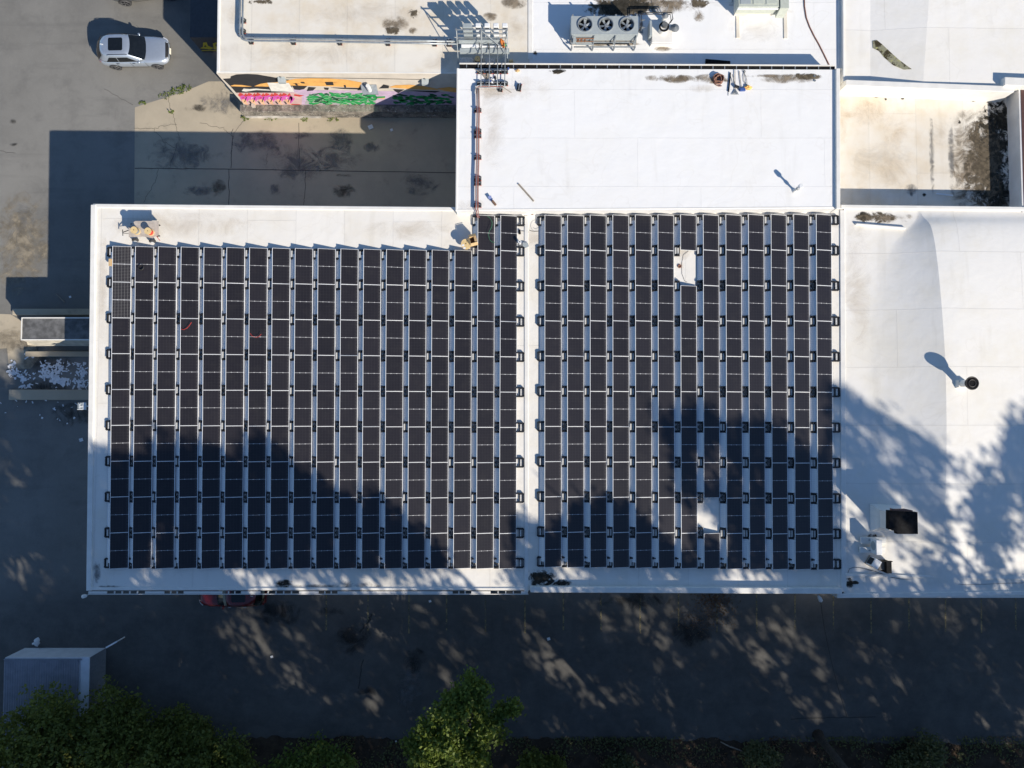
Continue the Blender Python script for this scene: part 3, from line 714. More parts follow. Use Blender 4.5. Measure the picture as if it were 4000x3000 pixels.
def trays(G, n, side, start):
    for c in range(n + 1):
        for l in range(11):
            if l < start(c): continue
            p = gridpt(G, n, c, l)
            if l == start(c): p = p + Vector((0, -0.30, 0))
            if l == 10: p = p + Vector((0, 0.30, 0))
            lr = l - start(c) + 1
            if c == 0:
                place(bL, p, 'black open bracket on the left edge of the %s array, %s from its top' % (side, ORD[lr]), 'edge brackets left of the %s array' % side)
                continue
            blk = (l <= start(c) + 1) or (side == 'right' and rp.random() < 0.6) or (side == 'left' and rp.random() < 0.22)
            nm = 'black tray with ballast block' if blk else 'black tray with open spokes'
            place(tB if blk else tS, p, '%s beside the %s column, %s junction of the %s array' % (nm, ORD[c + 1], ORD[lr], side), 'ballast trays in the %s array' % side)
    for l in range(11):
        a = gridpt(G, n, n, l); p = Vector((a.x + PW_ + 0.01, a.y, a.z))
        if l == 0: p = p + Vector((0, -0.30, 0))
        if l == 10: p = p + Vector((0, 0.30, 0))
        place(bR, p, 'black open bracket on the right edge of the %s array, %s from its top' % (side, ORD[l + 1]), 'edge brackets right of the %s array' % side)
trays(G1, N1, 'left', lambda c: 1 if c < 16 else 0); trays(G2, N2, 'right', lambda c: 0)
# a drain and cable in the empty bay
p = P(2654, 1040, ZM); q = MB(); q.torus((p.x, p.y, ZM + 0.03), (0, 0, 1), 0.09, 0.03, 16, 6); q.cyl((p.x, p.y, ZM), (p.x, p.y, ZM + 0.02), 0.10, 14)
tag(q.build('roof_drain', M['hose']), 'small round rusty drain in the upper empty bay of the right array', 'drain')
stain(Mroot, 2655, 1040, 22, 22, ZM, 'st_rust'); stain(Mroot, 2660, 985, 40, 40, ZM, 'st_light'); stain(Mroot, 2420, 1160, 10, 60, ZM, 'st_grey')
q = MB(); q.tube([P(x, y, ZM + 0.02) for x, y in [(2690, 980), (2670, 995), (2663, 1030), (2664, 1070), (2675, 1098), (2685, 1102)]], 0.008, 5)
tag(q.build('loose_cable', M['darkcable']), 'thin dark cable lying beside the drain in the empty bay', 'cable')
# loose cables on the panels
def pan_z(px, py, lift=0.03): return P(px, py, ZM + 0.30)
for nm, pts, mat, lab in [('loose_cable', [(709, 1285), (718, 1288), (730, 1283), (742, 1270), (749, 1259)], 'redcable', 'short red cable curled on a panel in the fourth column'),
        ('loose_cable', [(978, 1302), (985, 1312), (1000, 1318), (1013, 1315), (1021, 1305)], 'redcable', 'short red cable curled on a panel in the seventh column'),
        ('loose_cable', [(1902, 843), (1915, 853), (1923, 870), (1921, 887), (1912, 903), (1908, 918), (1912, 935), (1921, 945), (1934, 948)], 'greencable', 'green cable winding over the top panel of the seventeenth column')]:
    q = MB(); q.tube([pan_z(x, y) + Vector((0, 0, 0.03)) for x, y in pts], 0.011, 6); tag(q.build(nm, M[mat]), lab, 'cable')
q = MB()
for k in range(3): c_ = P(551, 1045, ZM + 0.30); q.torus((c_.x + 0.01 * k, c_.y, c_.z + 0.02 + 0.02 * k), (0.1, 0, 1), 0.16 - 0.012 * k, 0.012, 24, 5)
tag(q.build('cable_coil', M['darkcable']), 'small dark cable coil on the top panel of the second column', 'cable coil')
q = MB(); q.tube([P(x, y, ZM + 0.02) for x, y in [(2036, 902), (2050, 903), (2066, 907)]], 0.012, 5); q.tube([P(x, y, ZM + 0.02) for x, y in [(2068, 899), (2078, 903), (2090, 904), (2104, 903)]], 0.012, 5)
tag(q.build('loose_cable', M['darkcable']), 'black cable crossing the kerb between the two arrays', 'cable')
q = MB(); pts = []
for k in range(40):
    a_ = R(120 + k * 9.5); r_ = 24 - 0.25 * k; pts.append(P(2094 + r_ * math.cos(a_) * 0.9, 880 + r_ * math.sin(a_), ZM + 0.015 + 0.001 * k))
q.tube(pts, 0.007, 5); tag(q.build('loose_cable', M['galv']), 'thin grey wire coiled in a loop on the roof at the kerb', 'cable')
# ================================================================ mural and fittings on the graffiti wall
def wpt(x, y, off=0.012):
    p = PW(x, y, YW - off); return p
mur = {}
def paint(poly, mat, lay):
    if mat not in mur: mur[mat] = MB()
    pts = [wpt(x, y, 0.008 + 0.004 * lay) for x, y in poly]
    mur[mat].face(pts)
for nm, c in [('p_black', (0.03, 0.03, 0.033)), ('p_orange', (0.80, 0.42, 0.12)), ('p_lav', (0.55, 0.42, 0.56)), ('p_white', (0.74, 0.72, 0.66)), ('p_pink', (0.62, 0.10, 0.42)), ('p_red', (0.58, 0.06, 0.05)),
              ('p_peach', (0.78, 0.46, 0.26)), ('p_green', (0.02, 0.30, 0.08)), ('p_dgreen', (0.015, 0.10, 0.05)), ('p_mint', (0.45, 0.75, 0.50)), ('p_salmon', (0.70, 0.38, 0.34)), ('p_grey', (0.40, 0.39, 0.40)), ('p_rose', (0.62, 0.42, 0.40))]:
    M[nm] = simple(nm, c, 0.75, scale=3, var=0.1)
# lower field and black bank (coordinates in photo pixels)
paint([(918, 333), (1050, 345), (1240, 352), (1787, 360), (1787, 425), (965, 418), (958, 410)], 'p_lav', 0)
paint([(870, 308), (900, 306), (902, 298), (925, 291), (965, 289), (1005, 291), (1040, 297), (1080, 304), (1130, 312), (1140, 335), (1140, 358), (1075, 362), (960, 362), (922, 362), (898, 335)], 'p_black', 1)
paint([(898, 336), (915, 331), (945, 332), (985, 338), (955, 339), (905, 337)], 'p_orange', 2)
paint([(993, 337), (1015, 328), (1045, 323), (1075, 322), (1110, 317), (1155, 308), (1210, 306), (1290, 307), (1350, 311), (1412, 322), (1409, 343), (1300, 338), (1140, 334), (1070, 339)], 'p_orange', 2)
paint([(1518, 341), (1545, 333), (1600, 331), (1650, 336), (1700, 345), (1715, 352), (1640, 350), (1560, 345)], 'p_orange', 2)
paint([(1705, 346), (1755, 340), (1787, 345), (1787, 362), (1740, 356)], 'p_orange', 2)
paint([(944, 355), (952, 346), (975, 348), (1000, 346), (1050, 350), (1060, 354), (1000, 352), (960, 358)], 'p_white', 2)
paint([(1140, 334), (1200, 336), (1188, 348), (1170, 352), (1150, 350)], 'p_black', 2); paint([(1205, 340), (1235, 342), (1222, 354), (1198, 356)], 'p_black', 2)
paint([(1265, 342), (1285, 343), (1282, 352), (1268, 350)], 'p_black', 2); paint([(1290, 342), (1410, 344), (1405, 350), (1330, 347)], 'p_black', 2)
paint([(1268, 320), (1300, 320), (1304, 333), (1275, 333)], 'p_black', 3); paint([(1172, 320), (1188, 320), (1192, 326), (1178, 326)], 'p_black', 3)
paint([(1150, 325), (1158, 325), (1166, 334), (1156, 334)], 'p_black', 3); paint([(1342, 332), (1350, 332), (1353, 342), (1345, 342)], 'p_black', 3)
paint([(1142, 325), (1175, 326), (1150, 327)], 'p_black', 3); paint([(1245, 321), (1320, 321), (1300, 322)], 'p_black', 3)
paint([(1498, 330), (1520, 335), (1518, 345), (1480, 346), (1490, 338)], 'p_black', 2); paint([(1535, 348), (1580, 350), (1555, 364), (1542, 356)], 'p_black', 2); paint([(1590, 353), (1720, 356), (1700, 362), (1640, 358)], 'p_black', 2)
paint([(1044, 323), (1128, 324), (1150, 359), (1060, 356)], 'p_white', 3)
# pink and peach piece: pointed letter bodies with red crowns
paint([(922, 361), (1150, 361), (1180, 374), (1178, 412), (965, 412), (945, 395)], 'p_rose', 1)
rm = random.Random(5)
for k in range(6):
    x = 935 + k * 34
    paint([(x - 6, 372), (x + 2, 362 + (k % 2)), (x + 12, 366), (x + 18, 372), (x + 26, 363), (x + 32, 374), (x + 20, 380), (x + 4, 380)], 'p_red', 2)
    paint([(x + 2, 376), (x + 14, 372), (x + 24, 378), (x + 36, 374), (x + 38, 388), (x + 30, 398), (x + 16, 390), (x + 8, 396)], 'p_pink', 3)
    paint([(x + 6, 390), (x + 18, 387), (x + 30, 394), (x + 26, 402), (x + 36, 411), (x + 20, 406), (x + 14, 399)], 'p_peach', 4)
    paint([(x + 10, 382), (x + 20, 379), (x + 14, 386)], 'p_white' if k % 2 else 'p_red', 5)
    paint([(x + 26, 380), (x + 30, 379), (x + 22, 399), (x + 19, 398)], 'p_black', 5)
    paint([(x + 2, 396), (x + 10, 397), (x + 16, 406), (x + 12, 408)], 'p_black', 4)
paint([(1130, 372), (1152, 385), (1142, 398), (1128, 410), (1136, 392)], 'p_pink', 3); paint([(1150, 368), (1188, 373), (1170, 378), (1148, 374)], 'p_red', 3); paint([(1138, 406), (1172, 407), (1172, 412), (1138, 412)], 'p_red', 3)
# green interlocking piece
paint([(1205, 378), (1300, 362), (1420, 368), (1460, 388), (1470, 402), (1380, 412), (1230, 412), (1190, 405)], 'p_grey', 1)
def shard(x, y, L, w, a, mat, lay):
    ca, sa = math.cos(a), math.sin(a)
    paint([(x + u * ca - v * sa, y + (u * sa + v * ca) * 0.6) for u, v in ((-L, -w * .3), (-L * .3, -w), (L * .7, -w * .6), (L, w * .2), (L * .2, w), (-L * .7, w * .5))], mat, lay)
for k in range(84):
    x = 1212 + (k % 28) * 9.2 + rm.uniform(-6, 6); y = 374 + (k // 28) * 13 + rm.uniform(-7, 7); a = rm.choice([-0.5, 0.55, 0.3, -0.25]) + rm.uniform(-.2, .2)
    shard(x, y, rm.uniform(11, 23), rm.uniform(6, 11), a, rm.choice(['p_green', 'p_green', 'p_green', 'p_dgreen']), 2 + k % 3)
    if k % 2 == 0: shard(x + 3, y - 3, rm.uniform(9, 17), 1.0, a, 'p_mint', 6)
for k in range(54):
    x = 1545 + (k % 18) * 12.5 + rm.uniform(-6, 6); y = 378 + (k // 18) * 12 + rm.uniform(-7, 7)
    shard(x, y, rm.uniform(10, 20), rm.uniform(5, 9), rm.uniform(-.6, .6), rm.choice(['p_green', 'p_dgreen']), 2 + k % 3)
paint([(1455, 378), (1505, 376), (1503, 386), (1460, 384)], 'p_green', 2); paint([(1470, 384), (1505, 382), (1500, 388)], 'p_peach', 3)
for k in range(16):
    x = 1195 + k * 17; paint([(x, 410 + rm.uniform(-2, 2)), (x + 24, 408), (x + 26, 416), (x + 4, 417)], 'p_salmon' if k % 3 else 'p_lav', 4)
murmesh = MB()
for i, (nm, b) in enumerate(mur.items()):
    murmesh.cur = i; murmesh.add(b.v, b.f)
murmesh.build('graffiti_mural', [M[n] for n in mur], Aroot)
# wall lamps, hood with a tank
for (x, y, lab) in [(1102, 306, 'grey box lamp high on the mural wall, the one over the black paint'), (1662, 313, 'grey box lamp high on the mural wall nearest the shadow')]:
    p = wpt(x, y, 0.0); q = MB(); q.add([(p.x + sx * 0.22, p.y - d_, p.z + z_) for sx in (-1, 1) for d_, z_ in ((0, 0.22), (0.30, 0.10), (0.30, -0.12), (0, -0.16))], [(0, 1, 2, 3), (7, 6, 5, 4), (0, 4, 5, 1), (1, 5, 6, 2), (2, 6, 7, 3), (3, 7, 4, 0)])
    r_ = thing('wall_lamp', lab, 'lamp', p); q.build('lamp_housing', M['grey_box'], r_, bevel=0.015)
    q = MB(); q.cyl((p.x, p.y, p.z + 0.2), (p.x, p.y - 0.1, p.z + 0.3), 0.04, 8); q.build('bracket', M['galv'], r_)
q = MB(); q.tube([wpt(1118, 304, 0.03), wpt(1300, 305, 0.03), wpt(1500, 308, 0.03), wpt(1650, 311, 0.03)], 0.012, 5)
tag(q.build('wall_cable', M['darkcable']), 'thin cable run along the mural wall between the box lamps', 'cable')
a, b = wpt(1408, 330), wpt(1470, 330); zt = a.z
h_ = thing('door_hood', 'grey sheet hood over a doorway on the mural wall, with a white drum on it', 'door hood', ((a.x + b.x) / 2, YW, zt))
q = MB(); q.add([(a.x, YW - 0.02, zt), (b.x, YW - 0.02, zt), (b.x + 0.06, YW - 0.45, zt - 0.40), (a.x + 0.06, YW - 0.45, zt - 0.40), (a.x, YW - 0.02, zt - 0.06), (b.x, YW - 0.02, zt - 0.06), (b.x + 0.06, YW - 0.45, zt - 0.46), (a.x + 0.06, YW - 0.45, zt - 0.46)],
        [(3, 2, 1, 0), (4, 5, 6, 7), (3, 7, 6, 2), (0, 4, 7, 3), (1, 2, 6, 5)]); q.build('hood_sheet', M['galv'], h_)
q = MB(); q.cyl((a.x + 0.55, YW - 0.30, zt - 0.2), (a.x + 0.55, YW - 0.30, zt + 0.45), 0.13, 16); tag(q.build('white_drum', M['lamp_white']), 'upright white drum standing on the grey door hood', 'drum')
# loading ledge at the foot of the wall
t_ = NT('tagged_concrete'); gg_ = t_.geo(); n1 = t_.noise(gg_, 1.6, 8, 0.75); n2 = t_.noise(gg_, 4.5, 6, 0.8, 1.2); n3 = t_.noise(gg_, 5.5, 5, 0.8, 1.5)
c_ = t_.mix(t_.ramp(n1, 0.36, 0.64), (0.10, 0.095, 0.085), (0.30, 0.27, 0.23)); c_ = t_.mix(t_.ramp(n2, 0.58, 0.63), c_, (0.55, 0.53, 0.5)); c_ = t_.mix(t_.ramp(n3, 0.63, 0.68), c_, (0.30, 0.12, 0.1))
M['st_skirt'] = simple('worn_skirting', (0.42, 0.40, 0.37), 0.85, scale=1.5, var=0.35)
M['tagged'] = t_.done(t_.bsdf(c_, 0.9, 0, 0.2))
fl, fr_ = P(958, 459, 0), P(1418, 468, 0)
lr = thing('loading_ledge', 'spray painted concrete ledge at the foot of the mural wall', 'loading ledge', (fl.x, fl.y, 0))
q = MB(); q.prism([(fl.x, fl.y), (P(1795, 470, 0).x, fl.y - 0.05), (P(1795, 470, 0).x, YW - 0.003), (fl.x, YW - 0.003)], 0, 0.98); q.build('ledge_block', M['tagged'], lr, bevel=0.02)
q = MB(); c_ = P(1255, 461, 0.1).x; q.box(fl.x + 0.1, c_, fl.y - 0.06, fl.y - 0.003, 0.0, 0.28); q.build('white_skirting', M['st_skirt'], lr, bevel=0.01)
q = MB(); p = P(992, 415, 1.0); q.obox((p.x, p.y, 1.10), 0.22, 0.22, 0.24); tag(q.build('junction_box', M['ply'], None, bevel=0.01), 'small pinkish box sitting on the left end of the concrete ledge', 'box')
wr = random.Random(9)
for (x, y, n, s, lab) in [(957, 463, 26, 0.22, 'round green weed tuft at the corner of the ledge'), (1058, 458, 40, 0.35, 'green weed tuft growing along the middle of the ledge'), (1192, 464, 24, 0.25, 'sparse green weeds under the right part of the ledge'), (1300, 468, 22, 0.3, 'sparse green weeds below the black skirting, nearest the shadow'),
        (692, 357, 50, 0.35, 'yellow green weed clump on the edge of the concrete pavement'), (723, 345, 44, 0.32, 'bright weed clump highest on the pavement edge'), (648, 374, 34, 0.35, 'yellow weeds along the pavement edge, lower clump'), (557, 403, 22, 0.18, 'dark weed tuft at the left corner of the pavement edge'), (670, 438, 16, 0.14, 'tiny weeds growing out of the pavement crack')]:
    q = MB(); c_ = P(x, y, 0)
    for k in range(n):
        r_ = s * math.sqrt(wr.random()); a_ = wr.uniform(0, 6.28); hh = wr.uniform(0.02, 0.22) * (1.2 - r_ / s)
        cx, cy = c_.x + r_ * math.cos(a_) * 1.4, c_.y + r_ * math.sin(a_) * 0.8
        d1 = Vector((wr.uniform(-1, 1), wr.uniform(-1, 1), wr.uniform(-.3, .6))).normalized() * wr.uniform(.05, .1); d2 = d1.cross(Vector((wr.uniform(-1, 1), wr.uniform(-1, 1), 2))).normalized() * 0.04
        o_ = Vector((cx, cy, hh)); q.face([o_ - d1, o_ + d2, o_ + d1, o_ - d2])
    tag(q.build('weed_tuft', M['weed']), lab, 'weeds')
for (x, y, s, lab) in [(1448, 497, 0.32, 'pale square of rubbish on the shaded pavement, the larger piece'), (1530, 508, 0.18, 'small pale scrap on the shaded pavement nearer the white block')]:
    q = MB(); p = P(x, y, 0.02); q.obox((p.x, p.y, 0.05), s, s * 0.8, 0.08, 0.4, 0.15); tag(q.build('rubbish_scrap', M['paper']), lab, 'litter')

# ---- container beside the graffiti warehouse
xl, xr_ = P(742, 145, 1.9).x, P(860, 145, 1.9).x; ys = P(790, 205, 0).y; yn = ys + 9.5
cr = thing('shipping_container', 'dark container in the shadow of the graffiti warehouse, yellow lettering on its end', 'container', (xl, ys, 0))
q = MB(); q.box(xl, xl + 2.44, ys, yn, 0, 1.95); q.build('container_body', simple('dark_steel', (0.045, 0.05, 0.06), 0.6), cr, bevel=0.02)
q = MB(); M['p_yellow'] = simple('p_yellow', (0.45, 0.37, 0.03), 0.7)
for pl in [[(.05, .55), (.35, .75), (.6, 1.3), (.85, 1.35), (.75, .9), (1.0, .6), (.7, .4), (.45, .5)], [(.95, .45), (1.2, 1.2), (1.5, 1.35), (1.55, .9), (1.35, .75), (1.6, .5), (1.3, .35)], [(1.65, .4), (1.75, 1.3), (2.1, 1.4), (2.3, 1.0), (2.0, .8), (2.3, .45), (1.95, .3)], [(0.0, .2), (.6, .25), (1.3, .15), (2.3, .2), (2.3, .32), (0.1, .34)]]:
    q.face([(xl + x, ys - 0.006, z) for x, z in pl])
q.build('yellow_lettering', M['p_yellow'], cr)
q = MB()
for pl in [[(.4, .7), (.6, 1.0), (.62, .8)], [(1.25, .9), (1.4, 1.2), (1.4, .9)], [(1.9, .9), (2.05, 1.2), (2.05, .95)]]: q.face([(xl + x, ys - 0.011, z) for x, z in pl])
q.build('lettering_holes', M['p_black'], cr)

# ================================================================ things on the graffiti warehouse roof
def conduits(name, label, pts, n, r, gap, z, mat, root=None, cat='conduit run'):
    rt = thing(name, label, cat, P(pts[0][0], pts[0][1], z))
    for k in range(n):
        off = (k - (n - 1) / 2) * gap; ps = []
        W = [P(x, y, z) for x, y in pts]
        for i, p in enumerate(W):
            d = (W[min(i + 1, len(W) - 1)] - W[max(i - 1, 0)]); nrm = Vector((-d.y, d.x, 0)).normalized()
            ps.append(p + nrm * off + Vector((0, 0, 0.0)))
        q = MB(); q.tube(ps, r, 7); q.build('conduit', mat if not isinstance(mat, list) else mat[k % len(mat)], rt, smooth=True)
    return rt
conduits('roof_conduit', 'pair of galvanised pipes bending round the corner of the tan roof', [(944, -40), (943, 60), (941, 118), (942, 135), (949, 148), (962, 153), (1000, 154), (1300, 158), (1600, 163), (1795, 167)], 2, 0.06, 0.16, ZA + 0.30, M['galv'])
def support(px, py, z, lab, rz=0.0, h=0.24, group=None):
    p = P(px, py, z); t = thing('pipe_support', lab, 'pipe support', p, rz, group)
    q = MB(); q.loft([[(-0.22 + 0.05 * s, -0.13 + 0.02 * s, zz), (0.22 - 0.05 * s, -0.13 + 0.02 * s, zz), (0.22 - 0.05 * s, 0.13 - 0.02 * s, zz), (-0.22 + 0.05 * s, 0.13 - 0.02 * s, zz)] for s, zz in ((0, 0.0), (1, h * 0.55))]); q.build('foot_block', M['black'], t, local=True)
    q = MB()
    for s in (-1, 1): q.box(0.15 * s - 0.015, 0.15 * s + 0.015, -0.02, 0.02, h * 0.55, h)
    q.box(-0.17, 0.17, -0.02, 0.02, h, h + 0.03); q.build('strut', M['galv'], t, local=True)
    q = MB()
    for s in (-1, 1): q.box(0.2 * s - 0.03, 0.2 * s + 0.03, -0.145, -0.12, 0.02, 0.09)
    q.build('red_cap', M['redcap'], t, local=True); return t
for k, (x, y) in enumerate([(983, 160), (1148, 162), (1329, 164), (1516, 166), (1698, 168), (1754, 169)]):
    support(x, y, ZA, 'pipe support under the horizontal galvanised pipes, %s from the left' % ORD[k + 1], R(90), group='supports of the galvanised pipes')
for k, (x, y) in enumerate([(948, 84), (947, 125)]):
    support(x, y, ZA, '%s pipe support under the vertical galvanised pipes' % ('upper', 'lower')[k], 0, group='supports of the galvanised pipes')

# ---- inverter rack
yb = P(1880, 182, ZA).y; x0 = P(1792, 182, ZA).x; x1 = P(1982, 182, ZA).x; zt = ZA + 2.0
rk = thing('inverter_rack', 'galvanised strut rack with a grey cabinet and four white inverter boxes', 'equipment rack', ((x0 + x1) / 2, yb, ZA))
for x in (x0, x0 + (x1 - x0) * 0.49, x1):
    q = MB(); q.box(x - 0.03, x + 0.03, yb - 0.03, yb + 0.03, ZA, zt + 0.05); q.tube([(x, yb - 0.02, zt - 0.15), (x, yb - 1.15, ZA + 0.35)], 0.028, 6); q.build('post', M['galv'], rk)
for z_ in (zt, zt - 0.45, zt - 0.9, ZA + 0.45):
    q = MB(); q.box(x0 - 0.04, x1 + 0.04, yb - 0.075, yb - 0.033, z_ - 0.03, z_ + 0.03); q.build('rail', M['galv'], rk)
q = MB(); q.box(x0 - 0.04, x1 + 0.04, yb - 1.2, yb - 1.14, ZA + 0.30, ZA + 0.36); q.build('rail', M['galv'], rk)
q = MB(); q.tube([(x0 + (x1 - x0) * .49, yb - 0.1, zt), (x0 + (x1 - x0) * 0.88, yb - 0.5, zt - 1.1)], 0.03, 6); q.build('brace', M['galv'], rk)
W_ = x1 - x0
q = MB(); q.box(x0 + W_ * 0.13, x0 + W_ * 0.31, yb + 0.035, yb + 0.30, zt - 1.5, zt + 0.05); q.build('cabinet', M['grey_box'], rk, bevel=0.015)
for k in range(4):
    cx = x0 + W_ * (0.43 + 0.175 * k)
    q = MB(); q.box(cx - 0.15, cx + 0.15, yb + 0.035, yb + 0.28, zt - 0.42, zt + 0.14); iv = q.build('inverter', M['white_box'], rk, bevel=0.04)
    q = MB(); q.box(cx - 0.13, cx + 0.13, yb + 0.018, yb + 0.033, zt - 0.02, zt + 0.05); q.build('dark_vent', M['black'], iv)
    q = MB(); q.box(cx - 0.15, cx + 0.15, yb + 0.035, yb + 0.22, zt - 0.95, zt - 0.55); q.build('disconnect_box', M['white_box'], rk, bevel=0.02)
q = MB(); q.box(x0 + 0.1, x1 + 0.12, yb - 0.62, yb - 0.36, ZA + 0.30, ZA + 0.5); q.build('cable_trough', M['grey_box'], rk, bevel=0.01)
q = MB(); q.box(x0 + 0.2, x0 + W_ * .5, yb - 0.32, yb - 0.18, ZA + 0.45, ZA + 0.6); q.box(x0 + W_ * .5, x1 - 0.2, yb - 0.30, yb - 0.22, ZA + 0.45, ZA + 0.52); q.build('wireway', M['alu'], rk)
q = MB(); q.box(x0 + 0.05, x1 - 0.1, yb - 0.14, yb - 0.08, ZA + 0.6, ZA + 0.95); q.build('back_panel', M['grey_box'], rk)
for k in range(4):
    cx = x0 + W_ * (0.43 + 0.175 * k); q = MB(); q.tube([(cx, yb + 0.1, zt - 0.95), (cx + 0.02, yb - 0.1, zt - 1.25), (cx + 0.05, yb - 0.45, ZA + 0.5)], 0.022, 5); q.build('flex_conduit', M['darkcable'], rk)
def zbox(name, lab, cat, px0, py0, px1, py1, z0, h, mat, bev=0.01, rz=0):
    a, b = P(px0, py0, z0 + h), P(px1, py1, z0 + h); c = (a + b) / 2
    q = MB(); q.obox((c.x, c.y, z0 + h / 2), abs(b.x - a.x), abs(b.y - a.y), h, rz); return tag(q.build(name, M[mat], None, bevel=bev), lab, cat)
zbox('equipment_crate', 'pale flat box on the roof below the left half of the rack', 'crate', 1796, 224, 1848, 244, ZA, 0.25, 'concrete_block')
zbox('equipment_crate', 'pale flat box on the roof below the right half of the rack', 'crate', 1893, 226, 1935, 246, ZA, 0.22, 'concrete_block')
zbox('equipment_crate', 'grey flat box on the roof at the right foot of the rack', 'crate', 1942, 224, 1973, 246, ZA, 0.2, 'grey_box')
p = P(1955, 150, ZA + 1.0)
q = MB(); q.tube([p + Vector((0, 0, 0)), p + Vector((0.1, -.15, -.1)), p + Vector((0.16, -.32, -.25)), p + Vector((0.2, -.42, -.3))], [0.04, 0.13, 0.11, 0.05], 8)
tag(q.build('work_bag', M['orange'], smooth=True), 'orange fabric bag hanging on the right of the rack', 'bag')
q = MB(); p = P(1963, 178, ZA + 0.7); q.tube([p, p + Vector((0.06, 0.02, .08)), p + Vector((0.16, .0, .06)), p + Vector((0.2, 0.05, 0))], [0.04, 0.11, 0.10, 0.03], 8); tag(q.build('work_bag', M['green'], smooth=True), 'small bright green bag below the orange bag on the rack', 'bag')
def reel(label, c, ax, r, w, core, rim='reelwood'):
    t = thing('cable_reel', label, 'cable reel', c); ax = Vector(ax).normalized(); c = Vector(c)
    for s in (0, 1):
        q = MB(); b_ = c + ax * (w * s); q.cyl(b_ - ax * 0.015, b_ + ax * 0.015, r, 28); q.build('flange', M[rim], t)
    q = MB(); q.cyl(c + ax * 0.015, c + ax * (w - 0.015), r * 0.78, 24); q.build('wound_cable', M[core], t)
    q = MB(); q.cyl(c + ax * (w + 0.014), c + ax * (w + 0.022), r * 0.12, 12); q.build('hub_hole', M['black'], t); return t
reel('wooden cable reel standing flat at the foot of the inverter rack', P(1866, 236, ZA + 0.02), (0, 0, 1), 0.17, 0.22, 'copper')
reel('small wooden reel lying on its side right of the rack', P(1990, 241, ZA + 0.13), (1, 0.1, 0), 0.13, 0.2, 'reelwood')
q = MB(); q.tube([P(2012, 243, ZA + 0.1), P(2064, 253, ZA + 0.1)], 0.018, 6); tag(q.build('loose_pipe', M['alu']), 'thin bright pipe lying on the roof right of the reel', 'pipe')

# ================================================================ things on the raised block
run_x = [1880, 1912, 1944, 1973]
rt = thing('conduit_drop', 'four slim galvanised pipes crossing the gutter from the rack', 'conduit run', P(1925, 250, ZC))
for k, x in enumerate(run_x):
    a = Vector((P(x, 300, ZC).x, yb - 0.3, ZA + 0.95))
    q = MB(); q.tube([a, Vector((a.x, P(x, 240, ZC + .22).y, ZC + 0.24)), P(x - 1, 300, ZC + 0.22), P(x - 2, 338, ZC + 0.22)], 0.026, 6); q.build('conduit', M['galv'], rt, smooth=True)
    for j, y in enumerate((281, 328)):
        support(x - 3, y, ZC, 'black pipe support under the %s slim pipe, %s row' % (ORD[k + 1], ('upper', 'lower')[j]), 0, 0.2, 'supports under the slim pipes')
support(1955, 345, ZC, 'pipe support at the right end of the collector pipes', R(85), 0.2, 'supports under the slim pipes')
conduits('conduit_elbow', 'grey and red pipes bending from the slim pipes into the long run', [(1966, 339), (1900, 337), (1874, 337), (1864, 340), (1860, 350), (1860, 365)], 3, 0.024, 0.07, ZC + 0.2, [M['galv'], M['redpipe'], M['galv']])
conduits('conduit_run', 'long bundle of red and grey pipes running down the white block', [(1866, 345), (1868, 430), (1866, 520), (1866, 620), (1863, 720), (1863, 800), (1862, 822)], 4, 0.022, 0.052, ZC + 0.24, [M['redpipe'], M['galv'], M['redpipe'], M['redpipe']])
q = MB()
for dx in (0, 0.09): q.tube([P(1862, 822, ZC + 0.24) + Vector((dx, 0, 0)), P(1862, 838, ZC) + Vector((dx, 0, 0)), P(1866, 850, ZM + 0.3) + Vector((dx, 0, 0))], 0.026, 6)
tag(q.build('conduit_drop', M['redpipe']), 'red pipes dropping off the white block down to the top panel', 'conduit run')
for k, y in enumerate((432, 513, 532, 616, 698, 717, 803)):
    support(1866, y, ZC, 'red capped support under the long pipe bundle, %s from the top' % ORD[k + 1], 0, 0.2, 'supports of the long pipe bundle')
support(2028, 343, ZC, 'lone pipe support with no pipe on the white roof', R(80), 0.2)
q = MB(); q.tube([P(1851, 268, ZC + 0.3), P(1998, 362, ZC + 0.1)], 0.022, 6); tag(q.build('long_pole', M['wood_grey']), 'thin pole lying slantwise across the slim pipes', 'pole')
q = MB(); c_ = [P(x, y, ZC + 0.06) for x, y in [(1884, 292), (1903, 280), (1915, 297), (1899, 311)]]; q.face(c_[::-1]); q.face([v - Vector((0, 0, 0.03)) for v in c_]); q.face([c_[0], c_[1], c_[1] - Vector((0, 0, .03)), c_[0] - Vector((0, 0, .03))])
tag(q.build('flat_cardboard', M['wood_grey']), 'grey brown square of cardboard under the slanting pole', 'cardboard')
r_ = random.Random(4)
def crumple(name, lab, cat, px, py, z, sx, sy, h, mat, seed):
    rr_ = random.Random(seed); q = MB(); n = 12; c = P(px, py, z); rings = []
    for j, (s, hh) in enumerate(((1.0, 0.0), (0.85, h * .6), (0.45, h), (0.08, h * .9))):
        rings.append([Vector((c.x + sx * s * math.cos(6.283 * i / n) * rr_.uniform(.7, 1.2), c.y + sy * s * math.sin(6.283 * i / n) * rr_.uniform(.7, 1.2), z + 0.01 + hh * rr_.uniform(.6, 1.2))) for i in range(n)])
    q.loft(rings); return tag(q.build(name, M[mat]), lab, cat)
crumple('plastic_bag', 'white plastic bag crumpled between the slim pipes', 'bag', 1922, 318, ZC, 0.26, 0.2, 0.12, 'paper', 1)
crumple('plastic_bag', 'crumpled blue plastic piece beside the white bag', 'bag', 1915, 316, ZC + 0.1, 0.07, 0.14, 0.06, 'bluefab', 2)
crumple('crumpled_paper', 'crumpled white paper by the gutter between slim pipes', 'litter', 1959, 275, ZC, 0.14, 0.1, 0.1, 'paper', 3)
